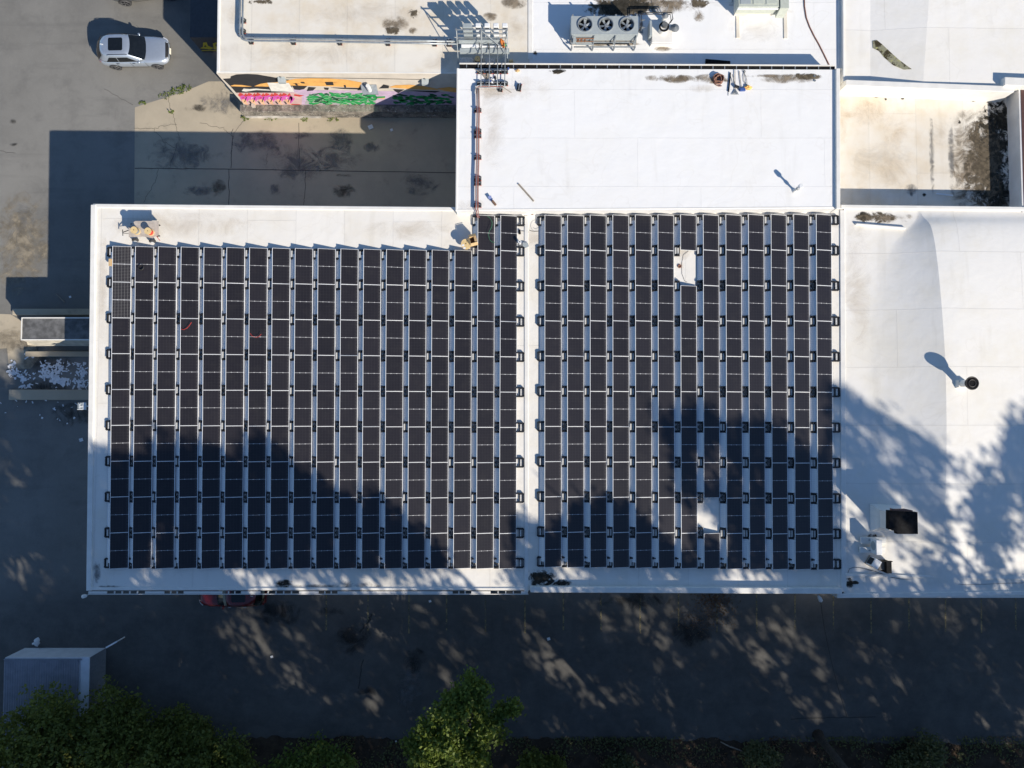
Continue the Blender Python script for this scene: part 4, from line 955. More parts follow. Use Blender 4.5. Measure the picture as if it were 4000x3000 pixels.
crumple('crumpled_paper', 'brown and white scrap by the gutter right of the slim pipes', 'litter', 2022, 277, ZC, 0.14, 0.1, 0.12, 'card', 4)
crumple('work_glove', 'dark blue glove shape dropped next to the fourth slim pipe', 'glove', 1985, 268, ZC, 0.06, 0.1, 0.06, 'bluefab', 5)
crumple('black_strap', 'black and white strap lying beside the white bag', 'strap', 1934, 306, ZC, 0.07, 0.17, 0.05, 'black', 6)
q = MB(); a, b = P(2025, 718, ZC + 0.04), P(2085, 786, ZC + 0.04); c_ = (a + b) / 2; q.obox(c_, (b - a).length, 0.09, 0.05, math.atan2(b.y - a.y, b.x - a.x)); tag(q.build('wood_plank', M['wood_grey'], bevel=0.005), 'weathered wooden board lying slantwise on the white block', 'plank')
q = MB(); p = P(1930, 794, ZC); q.obox((p.x, p.y, ZC + 0.07), 0.12, 0.34, 0.14, R(38)); tag(q.build('small_piece', M['card_dark'], bevel=0.01), 'small dark oblong box lying near the bottom edge of the white block', 'box')
q = MB(); p = P(1914, 774, ZC); q.obox((p.x, p.y, ZC + 0.12), 0.2, 0.2, 0.01, R(25), R(35)); q.obox((p.x + .08, p.y - .1, ZC + 0.05), 0.2, 0.02, 0.1, R(25)); tag(q.build('small_piece', M['bluefab']), 'little tilted blue piece beside the dark oblong box', 'box')  # tilted blue square with a thin upright strip
# vent pipe with a bulb head
vp = thing('vent_pipe', 'tall white vent pipe with a round cap on the white block', 'vent pipe', P(3104, 746, ZC)); p = P(3104, 746, ZC)
q = MB(); q.cone((p.x, p.y, ZC), (p.x, p.y, ZC + 0.12), 0.17, 0.08, 16); q.cyl((p.x, p.y, ZC + .1), (p.x, p.y, ZC + .8), 0.065, 14); q.build('pipe', M['coping'], vp)
q = MB(); q.cyl((p.x, p.y, ZC + .38), (p.x, p.y, ZC + .48), 0.10, 14); q.build('collar', M['galv'], vp)
q = MB(); q.cone((p.x, p.y, ZC + .78), (p.x, p.y, ZC + .98), 0.14, 0.12, 18); q.build('cap', M['white_box'], vp, bevel=0.02)
# hose coil and the row of tools
hz = thing('hose_coil', 'brown hose coiled in a ring near the top edge of the white block', 'hose', P(2804, 311, ZC)); c_ = P(2804, 311, ZC); q = MB(); pts = []
for k in range(150):
    a_ = k * 0.36; rr_ = 0.235 + 0.085 * math.sin(k * 0.55) + 0.02 * math.sin(k * 1.7); pts.append((c_.x + rr_ * math.cos(a_), c_.y + rr_ * math.sin(a_), ZC + 0.03 + 0.16 * k / 150))
for k in range(12): a_ = 150 * 0.36 + k * 0.14; pts.append((c_.x + (0.30 + 0.01 * k) * math.cos(a_), c_.y + (0.3 + 0.015 * k) * math.sin(a_), ZC + 0.05))
q.tube(pts, 0.026, 7); q.build('hose', M['hose'], hz, smooth=True)
def handle(pts, z, r, mat='wood_grey'): q = MB(); q.tube([P(x, y, z) for x, y in pts], r, 6); return q
tt = thing('folded_pole', 'dark folded pole lying left of the rake', 'pole', P(2848, 330, ZC)); handle([(2853, 284), (2850, 320), (2846, 358)], ZC + 0.05, 0.04).build('pole', M['blackmetal'], tt); handle([(2851, 286), (2845, 374)], ZC + 0.03, 0.012).build('inner_rod', M['galv'], tt)
tt = thing('leaf_rake', 'leaf rake with a fanned wire head on the white block', 'rake', P(2872, 330, ZC)); handle([(2871, 272), (2871, 310), (2872, 336), (2872, 348)], ZC + 0.06, 0.022).build('handle', M['wood_grey'], tt)
q = MB()
for k in range(13):
    t0 = (k - 6) / 6; q.tube([P(2872, 347, ZC + 0.05), P(2872 + 15 * t0, 370, ZC + 0.04)], 0.008, 4)
q.ribbon([P(2863, 362, ZC + 0.055), P(2882, 362, ZC + 0.055)], 0.025); q.build('tines', M['galv'], tt)
tt = thing('push_broom', 'broom with a dark head lying against the rake', 'broom', P(2865, 320, ZC)); handle([(2860, 290), (2873, 338)], ZC + 0.1, 0.02).build('handle', M['wood_grey'], tt); q = MB(); p = P(2876, 342, ZC); q.obox((p.x, p.y, ZC + .1), 0.26, 0.12, 0.14, R(-15)); q.build('broom_head', M['black'], tt)
tt = thing('push_broom', 'broom with a blue head lying between rake and yellow bag', 'broom', P(2893, 320, ZC)); handle([(2888, 277), (2893, 320), (2897, 345)], ZC + 0.05, 0.022).build('handle', M['wood_grey'], tt); q = MB(); p = P(2899, 352, ZC); q.obox((p.x, p.y, ZC + .06), 0.33, 0.18, 0.12, R(3)); q.build('broom_head', M['bluefab'], tt, bevel=0.02)
crumple('yellow_bag', 'crumpled yellow cloth bag with a dark looped strap', 'bag', 2921, 343, ZC, 0.24, 0.15, 0.14, 'yellowcloth', 11)
q = MB(); q.tube([P(x, y, ZC + 0.05) for x, y in [(2903, 273), (2904, 282), (2909, 286), (2912, 278), (2908, 273), (2907, 288), (2904, 300), (2907, 318), (2914, 330), (2918, 330), (2917, 312), (2912, 295), (2908, 288)]], 0.014, 6); tag(q.build('bag_strap', M['darkcable']), 'dark cord looped from the gutter to the yellow bag', 'cord')
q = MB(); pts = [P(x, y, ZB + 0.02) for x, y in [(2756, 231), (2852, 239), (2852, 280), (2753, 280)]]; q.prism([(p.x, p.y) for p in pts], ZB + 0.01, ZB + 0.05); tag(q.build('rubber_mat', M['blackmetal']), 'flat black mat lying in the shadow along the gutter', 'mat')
for k, (x, y) in enumerate([(3181, 298), (3182, 316)]):
    q = MB(); p = P(x, y, ZC); q.torus((p.x, p.y, ZC + 0.03), (0, 0, 1), 0.05, 0.018, 14, 6); tag(q.build('ring_washer', M['galv']), '%s of two small metal rings on the stained edge of the white block' % ('upper', 'lower')[k], 'ring')

# ================================================================ cart, reels and box on the left array roof
cz = 0.72; a, b = P(502, 863, ZM + cz), P(620, 926, ZM + cz)
ct = thing('hand_cart', 'trolley with a plywood deck standing above the first columns of panels', 'cart', ((a.x + b.x) / 2, (a.y + b.y) / 2, ZM))
dk = [(502, 887), (524, 866), (529, 863), (619, 864), (620, 918), (605, 924), (595, 930), (575, 926), (562, 924), (503, 926)]
q = MB(); q.prism([(p.x, p.y) for p in pxs(dk, ZM + cz)], ZM + cz - 0.03, ZM + cz); q.build('deck', M['ply'], ct)
for (px, py) in ((530, 938), (597, 943)):
    p = P(px, py, ZM + 0.14); w_ = MB(); w_.cyl((p.x, p.y - 0.07, ZM + 0.19), (p.x, p.y + 0.07, ZM + 0.19), 0.19, 22); wo = w_.build('wheel', M['rubber'], ct, bevel=0.03)
    w_ = MB(); w_.cyl((p.x, p.y - 0.085, ZM + 0.19), (p.x, p.y - 0.072, ZM + 0.19), 0.09, 16); w_.build('hub', M['lamp_white'], wo)
    w_ = MB(); w_.cyl((p.x, p.y + .65, ZM + 0.19), (p.x, p.y + 0.80, ZM + 0.19), 0.19, 18); w_.build('wheel', M['rubber'], ct, bevel=0.03)
q = MB(); q.box(a.x + 0.1, b.x - 0.1, b.y + 0.12, b.y + 0.18, ZM + .35, ZM + cz - 0.031); q.box(a.x + 0.1, b.x - 0.1, a.y - 0.2, a.y - 0.14, ZM + .35, ZM + cz - 0.031); q.build('chassis', M['blackmetal'], ct)
q = MB(); q.tube([P(503, 899, ZM + .6), P(481, 907, ZM + .45)], 0.025, 6); q.tube([P(503, 912, ZM + .5), P(481, 911, ZM + .45)], 0.015, 6); q.tube([P(479, 897, ZM + .45), P(480, 921, ZM + .45)], 0.022, 6); q.build('drawbar', M['blackmetal'], ct)
reel('wooden cable reel with grey cable, left one on the trolley', P(535, 904, ZM + cz + .02), (0, 0, 1), 0.205, 0.34, 'galv')
reel('wooden cable reel with red cable, right one on the trolley', P(589, 908, ZM + cz + .02), (0, 0, 1), 0.205, 0.34, 'redcable')
for i_, (px, py) in enumerate(((612, 930),)):
    q = MB(); p = P(px, py, ZM + .4); q.tube([p + Vector((-.05, .1, .1)), p + Vector((.05, .08, .1)), p + Vector((.1, -.04, 0)), p + Vector((.1, -.1, -.2))], 0.02, 6); q.build('fender_bar', M['redcap'], ct)
rl = reel('big wooden cable reel with pale stickers beside the cardboard box', P(1821, 956, ZM + .32), (0, 0, 1), 0.285, 0.26, 'darkcable'); p = P(1813, 962, ZM + .6)
for dx, dy, rz_ in ((-.06, .06, .3), (.02, -.1, -.1)):
    q = MB(); q.obox((p.x + dx, p.y + dy, ZM + .32 + .26 + .018), 0.13, 0.11, 0.004, rz_); q.build('sticker', M['paper'], rl)
cb = thing('cardboard_box', 'open cardboard box standing beside the big wooden reel', 'cardboard box', P(1850, 942, ZM)); p = P(1850, 942, ZM + .4); rz_ = R(14)
q = MB()
for sx, sy, w_, d_ in ((0, .2, .42, .012), (0, -.2, .42, .012), (-.2, 0, .012, .388), (.2, 0, .012, .388)):
    v = Matrix.Rotation(rz_, 3, 'Z') @ Vector((sx, sy, 0)); q.obox((p.x + v.x, p.y + v.y, ZM + 0.32 + .22), w_, d_, 0.44, rz_)
q.build('box_sides', M['card'], cb)
q = MB(); q.obox((p.x, p.y, ZM + .335), 0.38, 0.38, 0.02, rz_); q.build('box_floor', M['card_dark'], cb)
q = MB()
for sx, sy, w_, d_, rx_, ry_ in ((0, .27, .42, .18, -.5, 0), (0, -.27, .42, .18, .5, 0), (-.25, 0, .16, .38, 0, -.7), (.13, 0, .14, .36, 0, -.2)):
    v = Matrix.Rotation(rz_, 3, 'Z') @ Vector((sx, sy, 0)); q.obox((p.x + v.x, p.y + v.y, ZM + 0.75), w_, d_, 0.01, rz_, rx_, ry_)
q.build('flap', M['card'], cb)
q = MB(); p = P(2030, 951, ZM); q.cone((p.x, p.y, ZM), (p.x, p.y, ZM + .42), 0.09, 0.10, 18); tag(q.build('white_tube', M['white_box']), 'short white tube standing at the right edge of the left array', 'tube')
q = MB(); q.cyl((p.x, p.y, ZM + .421), (p.x, p.y, ZM + .424), 0.04, 12); tag(q.build('tube_plug', M['black']), 'dark round plug in the top of the white tube', 'plug')
q = MB(); c_ = [P(x, y, ZM + .05) for x, y in [(2043, 948), (2062, 950), (2066, 964), (2052, 970), (2042, 962)]]; q.prism([(v.x, v.y) for v in c_], ZM + .11, ZM + .14); tag(q.build('grey_sheet', M['grey_box']), 'bent grey sheet lying at the foot of the white tube', 'sheet')
q = MB(); p = P(2030, 907, ZM); q.obox((p.x, p.y, ZM + .05), 0.12, 0.26, 0.1, .1); tag(q.build('cable_connector', M['blackmetal'], bevel=.01), 'small dark connector block on the cable beside the left array', 'connector')
crumple('red_scrap', 'tiny reddish scrap on the roof above the gap between the arrays', 'litter', 2079, 838, ZM, 0.08, 0.03, 0.03, 'hose', 15)
zbox('foam_block', 'tan block wedged at the left edge of the gridded panels', 'block', 424, 1010, 433, 1038, ZM + 0.25, 0.12, 'card')

# ================================================================ condenser, vents and air handler on the upper middle roof
hU = 1.15; zu = ZB + hU; a, b = P(2232, 64, zu), P(2492, 132, zu)
cu = thing('condenser_unit', 'long grey condenser with three round fans in its top', 'condenser', ((a.x + b.x) / 2, (a.y + b.y) / 2, ZB))
ux0, ux1, uy1, uy0 = a.x, b.x, a.y, b.y; UW = ux1 - ux0
fr3 = []
for k in range(3): fr3.append((ux0 + UW * (0.205 + 0.315 * k), (uy0 + uy1) / 2 + 0.02))
# top plate with three holes built as strips
q = MB(); n_ = 28; rF = 0.40
for k in range(3):
    cx, cy = fr3[k]; lx = ux0 if k == 0 else (fr3[k - 1][0] + cx) / 2; rx_ = ux1 if k == 2 else (fr3[k + 1][0] + cx) / 2
    ring = [(cx + rF * math.cos(6.2832 * i / n_), cy + rF * math.sin(6.2832 * i / n_)) for i in range(n_)]
    out = []
    for (x, y) in ring:
        dx, dy = x - cx, y - cy; s = min(((rx_ - cx) / dx) if dx > 1e-6 else 1e9, ((lx - cx) / dx) if dx < -1e-6 else 1e9, ((uy1 - cy) / dy) if dy > 1e-6 else 1e9, ((uy0 - cy) / dy) if dy < -1e-6 else 1e9)
        out.append((cx + dx * s, cy + dy * s))
    for i in range(n_):
        j = (i + 1) % n_; q.face([(*ring[i], zu), (*out[i], zu), (*out[j], zu), (*ring[j], zu)])
    # corners
    for sx_, sy_ in ((lx, uy0), (rx_, uy0), (rx_, uy1), (lx, uy1)):
        A_ = math.atan2(sy_ - cy, sx_ - cx) % 6.2832; i = int(A_ / 6.2832 * n_) % n_; j = (i + 1) % n_
        q.face([(*out[i], zu), (sx_, sy_, zu), (*out[j], zu)])
q.box(ux0, ux1, uy0 - 0.02, uy0, ZB + 0.42, zu - 0.002); q.box(ux0, ux1, uy1, uy1 + 0.02, ZB + 0.42, zu - 0.002); q.box(ux0 - 0.02, ux0, uy0, uy1, ZB + 0.42, zu - 0.002); q.box(ux1, ux1 + 0.02, uy0, uy1, ZB + 0.42, zu - 0.002); q.box(ux0, ux1, uy0, uy1, ZB + 0.42, ZB + 0.45)
q.build('casing', M['grey_box'], cu)
for k, (cx, cy) in enumerate(fr3):
    fn = MB(); rr_ = []
    fn.cone((cx, cy, zu - 0.25), (cx, cy, zu + 0.06), rF, rF, 28, False); fn.cone((cx, cy, zu + 0.06), (cx, cy, zu + 0.07), rF, rF + 0.04, 28, False); fn.cone((cx, cy, zu + 0.07), (cx, cy, zu), rF + 0.04, rF + 0.05, 28, False)
    fo = fn.build('fan_shroud', M['galv'], cu)
    fn = MB()
    for j in range(5):
        a_ = j * 1.2566 + 0.5 * k + .3; ca, sa = math.cos(a_), math.sin(a_); pts = []
        for (u_, v_, w_) in ((.08, -.05, .0), (.36, -.11, -.05), (.36, .08, .05), (.08, .05, .03)): pts.append((cx + u_ * ca - v_ * sa, cy + u_ * sa + v_ * ca, zu - 0.1 + w_))
        fn.face(pts); fn.face([(x, y, z - .006) for x, y, z in pts[::-1]])
    fn.cyl((cx, cy, zu - .14), (cx, cy, zu - .05), 0.085, 14); fn.build('fan_blades', M['galv'], fo)
    fn = MB(); fn.cyl((cx, cy, zu - .40), (cx, cy, zu - .26), rF - 0.003, 24); fn.build('fan_throat', M['blackmetal'], fo)
q = MB(); q.box(ux0 + .2, ux1, uy0 - .42, uy0 - .36, ZB + .36, ZB + .42); q.box(ux0, ux1, uy0 - 0.10, uy0 - .04, ZB + .3, ZB + .36); q.build('base_rail', M['galv'], cu)
for t in (0.02, .345, .67, .985):
    q = MB(); x = ux0 + UW * t; q.box(x - .04, x + .04, uy0 - .075, uy0 - .022, ZB, zu - .1); q.box(x - .04, x + .04, uy0 - .45, uy0 - .37, ZB, ZB + .42); q.tube([(x, uy0 - .05, zu - .12), (x, uy0 - .41, ZB + .4)], 0.03, 6); q.build('leg', M['galv'], cu)
    q = MB(); q.box(x - .04, x + .04, uy1 + .03, uy1 + .1, ZB, zu + .06); q.build('leg', M['galv'], cu)
q = MB()
for k in range(3): x = ux0 + .42 + .2 * k; q.cyl((x, uy0 - .2, zu - .5), (x, uy0 - .2, zu - .3), 0.05, 10)
q.tube([(ux0 + .2, uy0 - .15, zu - .25), (ux0 + 1.35, uy0 - .15, zu - .25)], 0.03, 7); q.tube([(ux0 + .3, uy0 - .28, zu - .35), (ux0 + 1.35, uy0 - .28, zu - .35)], 0.022, 7); q.build('copper_manifold', M['copper'], cu)
q = MB(); q.box(ux0 + .3, ux0 + 1.35, uy0 - .35, uy0 - .14, zu - .62, zu - .58); q.box(ux0 + .12, ux0 + .28, uy0 - .3, uy0 - .05, zu - .6, zu - .2); q.build('control_box', M['grey_box'], cu)
q = MB(); pa, pb = P(2226, 160, ZB), P(2486, 175, ZB); q.box(pa.x, pb.x, pb.y, uy1 - .1, ZB + .003, ZB + .06); q.build('base_slab', M['wood_grey'], cu, bevel=0.01)
q = MB()
for dx in (0, 0.1): q.tube([P(x, y, ZB + z_) + Vector((dx, dx, 0)) for x, y, z_ in [(2492, 128, .5), (2500, 110, .55), (2500, 56, .6), (2560, 55, .6), (2618, 56, .6), (2622, 80, .5), (2612, 95, .45)]], 0.03, 6)
tag(q.build('refrigerant_pipes', M['darkcable']), 'dark refrigerant pipes looping from the condenser to the round vents', 'pipe')
for k, y in enumerate((95, 124)):
    q = MB(); p = P(2505, y, ZB); q.box(p.x - .12, p.x + .12, p.y - .03, p.y + .03, ZB + .45, ZB + .5); q.box(p.x - .02, p.x + .02, p.y - .02, p.y + .02, ZB, ZB + .45); q.box(p.x - .1, p.x + .1, p.y - .1, p.y + .1, ZB, ZB + .04); tag(q.build('pipe_stand', M['galv']), '%s white pipe stand between condenser and vents' % ('upper', 'lower')[k], 'pipe stand')
a, b = P(2548, 165, ZB + .45), P(2626, 95, ZB + .45)
vb = thing('vent_curb', 'white roof curb box carrying the dark round chimney', 'roof curb', (a.x, a.y, ZB))
q = MB(); q.loft([[(a.x - .05, a.y - .05, ZB), (b.x + .05, a.y - .05, ZB), (b.x + .05, b.y, ZB), (a.x - .05, b.y, ZB)], [(a.x, a.y, ZB + .45), (b.x, a.y, ZB + .45), (b.x, b.y, ZB + .45), (a.x, b.y, ZB + .45)]]); q.build('curb_box', M['coping'], vb)
q = MB(); q.obox(((a.x + b.x) / 2, a.y - .05, ZB + .40), b.x - a.x + .06, 0.12, 0.05); q.build('drip_edge', M['coping'], vb)
q = MB(); q.box(a.x - .19, a.x - .06, a.y + .3, b.y + .1, ZB, ZB + .7); q.build('side_panel', M['grey_box'], vb)
p = P(2587, 122, ZB + .45); M['cone'] = simple('cone_grey', (.17, .185, .20), .6, .1)
q = MB(); q.cyl((p.x, p.y, ZB + .45), (p.x, p.y, ZB + .95), 0.24, 24); q.build('chimney', M['coping'], vb)
q = MB(); q.torus((p.x, p.y, ZB + .95), (0, 0, 1), 0.25, 0.055, 26, 8); q.build('black_rim', M['blackmetal'], vb)
q = MB(); q.cyl((p.x + .02, p.y + .04, ZB + .96), (p.x + .03, p.y + .06, ZB + 1.12), 0.17, 20); q.build('cap', simple('cap_grey', (.2, .2, .19), .5, .3), vb)
for (px, py, r_, lab) in ((2590, 82, .20, 'smaller round vent with a cone cap behind the dark chimney'), (2627, 130, .26, 'larger round vent with a cone cap right of the dark chimney')):
    p = P(px, py, ZB); t = thing('roof_vent', lab, 'roof vent', p)
    q = MB(); q.cyl((p.x, p.y, ZB), (p.x, p.y, ZB + .62), r_ * .62, 18); q.build('stack', M['coping'], t); q = MB(); q.cone((p.x, p.y, ZB + .6), (p.x, p.y, ZB + .74), r_, .01, 26); q.build('cone_cap', M['cone'], t)
q = MB(); q.tube([P(2600, 52, ZB + .6), P(2612, 18, ZB + .8)], 0.012, 5); tag(q.build('guy_wire', M['galv']), 'thin wire slanting up from the round vents', 'wire')
ah = thing('air_handler', 'large pale green air handling unit cut by the top of the picture', 'air handler', P(2950, 20, ZB))
a, b = P(2885, 26, ZB + 1.1), P(3042, -70, ZB + 1.1)
q = MB(); q.box(a.x, b.x, a.y, b.y, ZB + .35, ZB + 1.1); q.build('casing', M['green_box'], ah, bevel=.02)
for k in range(3):
    q = MB(); x = a.x + .1 + (b.x - a.x - .1) * k / 3; q.box(x, x + .62, a.y + .15, b.y, ZB + 1.103, ZB + 1.13); q.build('top_panel', M['green_box'] if k else M['grey_box'], ah, bevel=.01)
q = MB(); q.box(a.x - .02, b.x, a.y - .08, a.y - .003, ZB + .9, ZB + 1.0); q.build('drip_rail', M['white_box'], ah)
q = MB(); q.box(a.x + .05, b.x - .05, a.y + .05, b.y, ZB, ZB + .348); q.build('curb', M['roof_tan'], ah)
c_, d_ = P(3049, 31, ZB + 1.15), P(3081, -40, ZB + 1.15); q = MB(); q.add([(c_.x, c_.y, ZB + 1.15), (d_.x, c_.y, ZB + 1.15), (d_.x, d_.y, ZB + 1.15), (c_.x, d_.y, ZB + 1.15), (c_.x, c_.y - .12, ZB + .3), (d_.x, c_.y - .12, ZB + .3), (d_.x, d_.y, ZB + .3), (c_.x, d_.y, ZB + .3)], [(0, 1, 2, 3), (7, 6, 5, 4), (0, 4, 5, 1), (1, 5, 6, 2), (3, 7, 4, 0), (2, 6, 7, 3)]); q.build('intake_hood', M['green_box'], ah)
q = MB(); q.tube([P(x, y, ZB + .03) for x, y in [(3141, -30), (3143, 25), (3150, 70), (3163, 105), (3180, 140), (3200, 175), (3220, 215), (3236, 248), (3249, 274)]], 0.035, 8); tag(q.build('rubber_hose', M['hose'], smooth=True), 'long brown hose snaking down the roof to the gutter corner', 'hose')

# ================================================================ things on the right building
p = P(3748, 1500, ZD + .76); dv = thing('duct_vent', 'white ducted vent with a big black round top on the humped roof', 'roof vent', (p.x, p.y, ZD + .74)); zd = ZD + .74
q = MB(); q.loft([[(p.x - .32, p.y - .26, zd - .05), (p.x + .32, p.y - .26, zd - .05), (p.x + .32, p.y + .26, zd - .05), (p.x - .32, p.y + .26, zd - .05)], [(p.x - .22, p.y - .2, zd + .3), (p.x + .25, p.y - .2, zd + .3), (p.x + .25, p.y + .2, zd + .3), (p.x - .22, p.y + .2, zd + .3)]]); q.build('curb', M['coping'], dv)
q = MB(); q.cyl((p.x, p.y, zd + .3), (p.x, p.y, zd + 1.0), .2, 20); q.build('stack', M['coping'], dv)
q = MB(); q.cone((p.x, p.y, zd + .95), (p.x, p.y, zd + 1.15), .30, .385, 28); q.build('black_cap', M['blackmetal'], dv); q = MB(); q.torus((p.x, p.y, zd + 1.15), (0, 0, 1), .36, .03, 28, 8); q.torus((p.x, p.y, zd + 1.16), (0, 0, 1), .2, .025, 24, 8); q.build('cap_rings', simple('cap_ring', (.05, .045, .04), .5), dv)
hz_ = 1.55; zb = ZD + .3
sq = thing('hooded_exhaust', 'black topped square exhaust hood on a white curb', 'exhaust hood', P(3500, 2050, zb))
pp = [P(x, y, zb + hz_) for x, y in [(3473, 1995), (3584, 2001), (3586, 2086), (3505, 2086), (3504, 2077), (3473, 2068)]]
q = MB(); q.prism([(v.x, v.y) for v in pp], zb + hz_ - .35, zb + hz_); q.build('black_hood', M['blackmetal'], sq)
pp2 = [P(x, y, zb + hz_ - .1) for x, y in [(3483, 1986), (3498, 1989), (3540, 1988), (3566, 1994), (3566, 2002), (3483, 1999)]]
q = MB(); q.prism([(v.x, v.y) for v in pp2], zb + hz_ - .3, zb + hz_ - .12); q.build('rear_flange', M['hose'], sq)
cx, cy = (pp[0].x + pp[1].x) / 2, (pp[0].y + pp[2].y) / 2
q = MB(); q.box(cx - .62, cx + .62, cy - .5, cy + .5, ZD, zb + hz_ - .352); q.build('curb', M['coping'], sq)
q = MB(); q.loft([[(cx - .95, cy - .8, ZD + .02), (cx + .9, cy - .8, ZD + .02), (cx + .9, cy + .8, ZD + .02), (cx - .95, cy + .8, ZD + .02)], [(cx - .63, cy - .51, ZD + .5), (cx + .63, cy - .51, ZD + .5), (cx + .63, cy + .51, ZD + .5), (cx - .63, cy + .51, ZD + .5)]]); q.build('flashing', M['roof_right'], sq)
for k, (x0_, y0_, x1_, y1_) in enumerate([(3363, 2098, 3462, 2124), (3360, 2137, 3458, 2160)]):
    zbox('equipment_sleeper', 'white membrane wrapped sleeper under the small air conditioner, %s one' % ('upper', 'lower')[k], 'sleeper', x0_, y0_, x1_, y1_, ZD + .1, .14, 'coping', .02)
ac = thing('air_conditioner', 'small white air conditioner standing across the two sleepers', 'air conditioner', P(3420, 2130, ZD)); a, b = P(3423, 2110, ZD + .95), P(3447, 2168, ZD + .95)
q = MB(); q.box(a.x, b.x, b.y, a.y, ZD + .25, ZD + .95); q.build('casing', M['white_box'], ac, bevel=.02); q = MB(); q.cyl((a.x - .012, (a.y + b.y) / 2 + .05, ZD + .6), (a.x - .002, (a.y + b.y) / 2 + .05, ZD + .6), .26, 22); q.build('fan_grille', M['grey_box'], ac); q = MB()
for y in (a.y - .12, b.y + .12): q.box(a.x - .1, b.x + .1, y - .03, y + .03, ZD + .2, ZD + .248)
q.build('foot', M['galv'], ac)
p = P(3425, 2203, ZD + .75); ac2 = thing('air_conditioner', 'second white unit standing askew below the small air conditioner', 'air conditioner', (p.x, p.y, ZD)); q = MB(); q.obox((p.x, p.y, ZD + .42), .42, .5, .66, R(-32)); q.build('casing', M['white_box'], ac2, bevel=.02)
q = MB(); v = Matrix.Rotation(R(-32), 3, 'Z') @ Vector((-.225, 0, 0)); q.obox((p.x + v.x, p.y + v.y, ZD + .42), .02, .4, .5, R(-32)); q.build('side_grille', M['black'], ac2); q = MB(); q.obox((p.x, p.y, ZD + .05), .5, .56, .08, R(-32)); q.build('foot', M['wood_grey'], ac2)
a, b = P(3463, 2195, ZD + .7), P(3484, 2240, ZD + .7); wp = thing('black_cabinet', 'dark open cabinet standing beside the askew white unit', 'cabinet', ((a.x + b.x) / 2, (a.y + b.y) / 2, ZD)); q = MB(); q.box(a.x, b.x, b.y, a.y, ZD, ZD + .7); q.build('cabinet_body', M['blackmetal'], wp, bevel=.01); q = MB(); q.box(a.x - .38, a.x - .012, b.y + .15, a.y, ZD, ZD + .5); q.build('side_compartment', simple('dull_steel', (.12, .12, .12), .6, .2), wp, bevel=.01); q = MB(); q.box(a.x - .4, b.x + .05, a.y + .003, a.y + .04, ZD + .55, ZD + .72); q.build('rear_flap', M['blackmetal'], wp)
q = MB(); q.tube([P(x, y, ZD + .03) for x, y in [(3312, 2238), (3318, 2222), (3335, 2216), (3370, 2220), (3395, 2226), (3430, 2236), (3480, 2255), (3520, 2262), (3600, 2263), (3680, 2275), (3760, 2283), (3850, 2282), (3930, 2278), (4040, 2276)]], .012, 5); tag(q.build('loose_cable', M['darkcable']), 'thin dark cable wandering along the lower edge of the right roof', 'cable')
for k, (x, y) in enumerate([(3441, 2066), (3500, 2172), (3541, 2227)]):
    q = MB(); c_ = P(x, y, ZD + .02); q.torus((c_.x, c_.y, c_.z), (0, 0, 1), .085, .008, 14, 5); tag(q.build('wire_loop', M['galv']), 'small wire loop on the right roof, %s' % ('nearest the black hood', 'the middle one of three', 'lowest of the three')[k], 'wire loop')
q = MB(); a, b = P(3656, 756, ZS + .04), P(3722, 764, ZS + .04); c_ = (a + b) / 2; q.obox(c_, (b - a).length, .1, .06, math.atan2(b.y - a.y, b.x - a.x)); tag(q.build('white_tube', M['white_box'], bevel=.02), 'white tube lying on the sunken roof in the shade', 'tube')
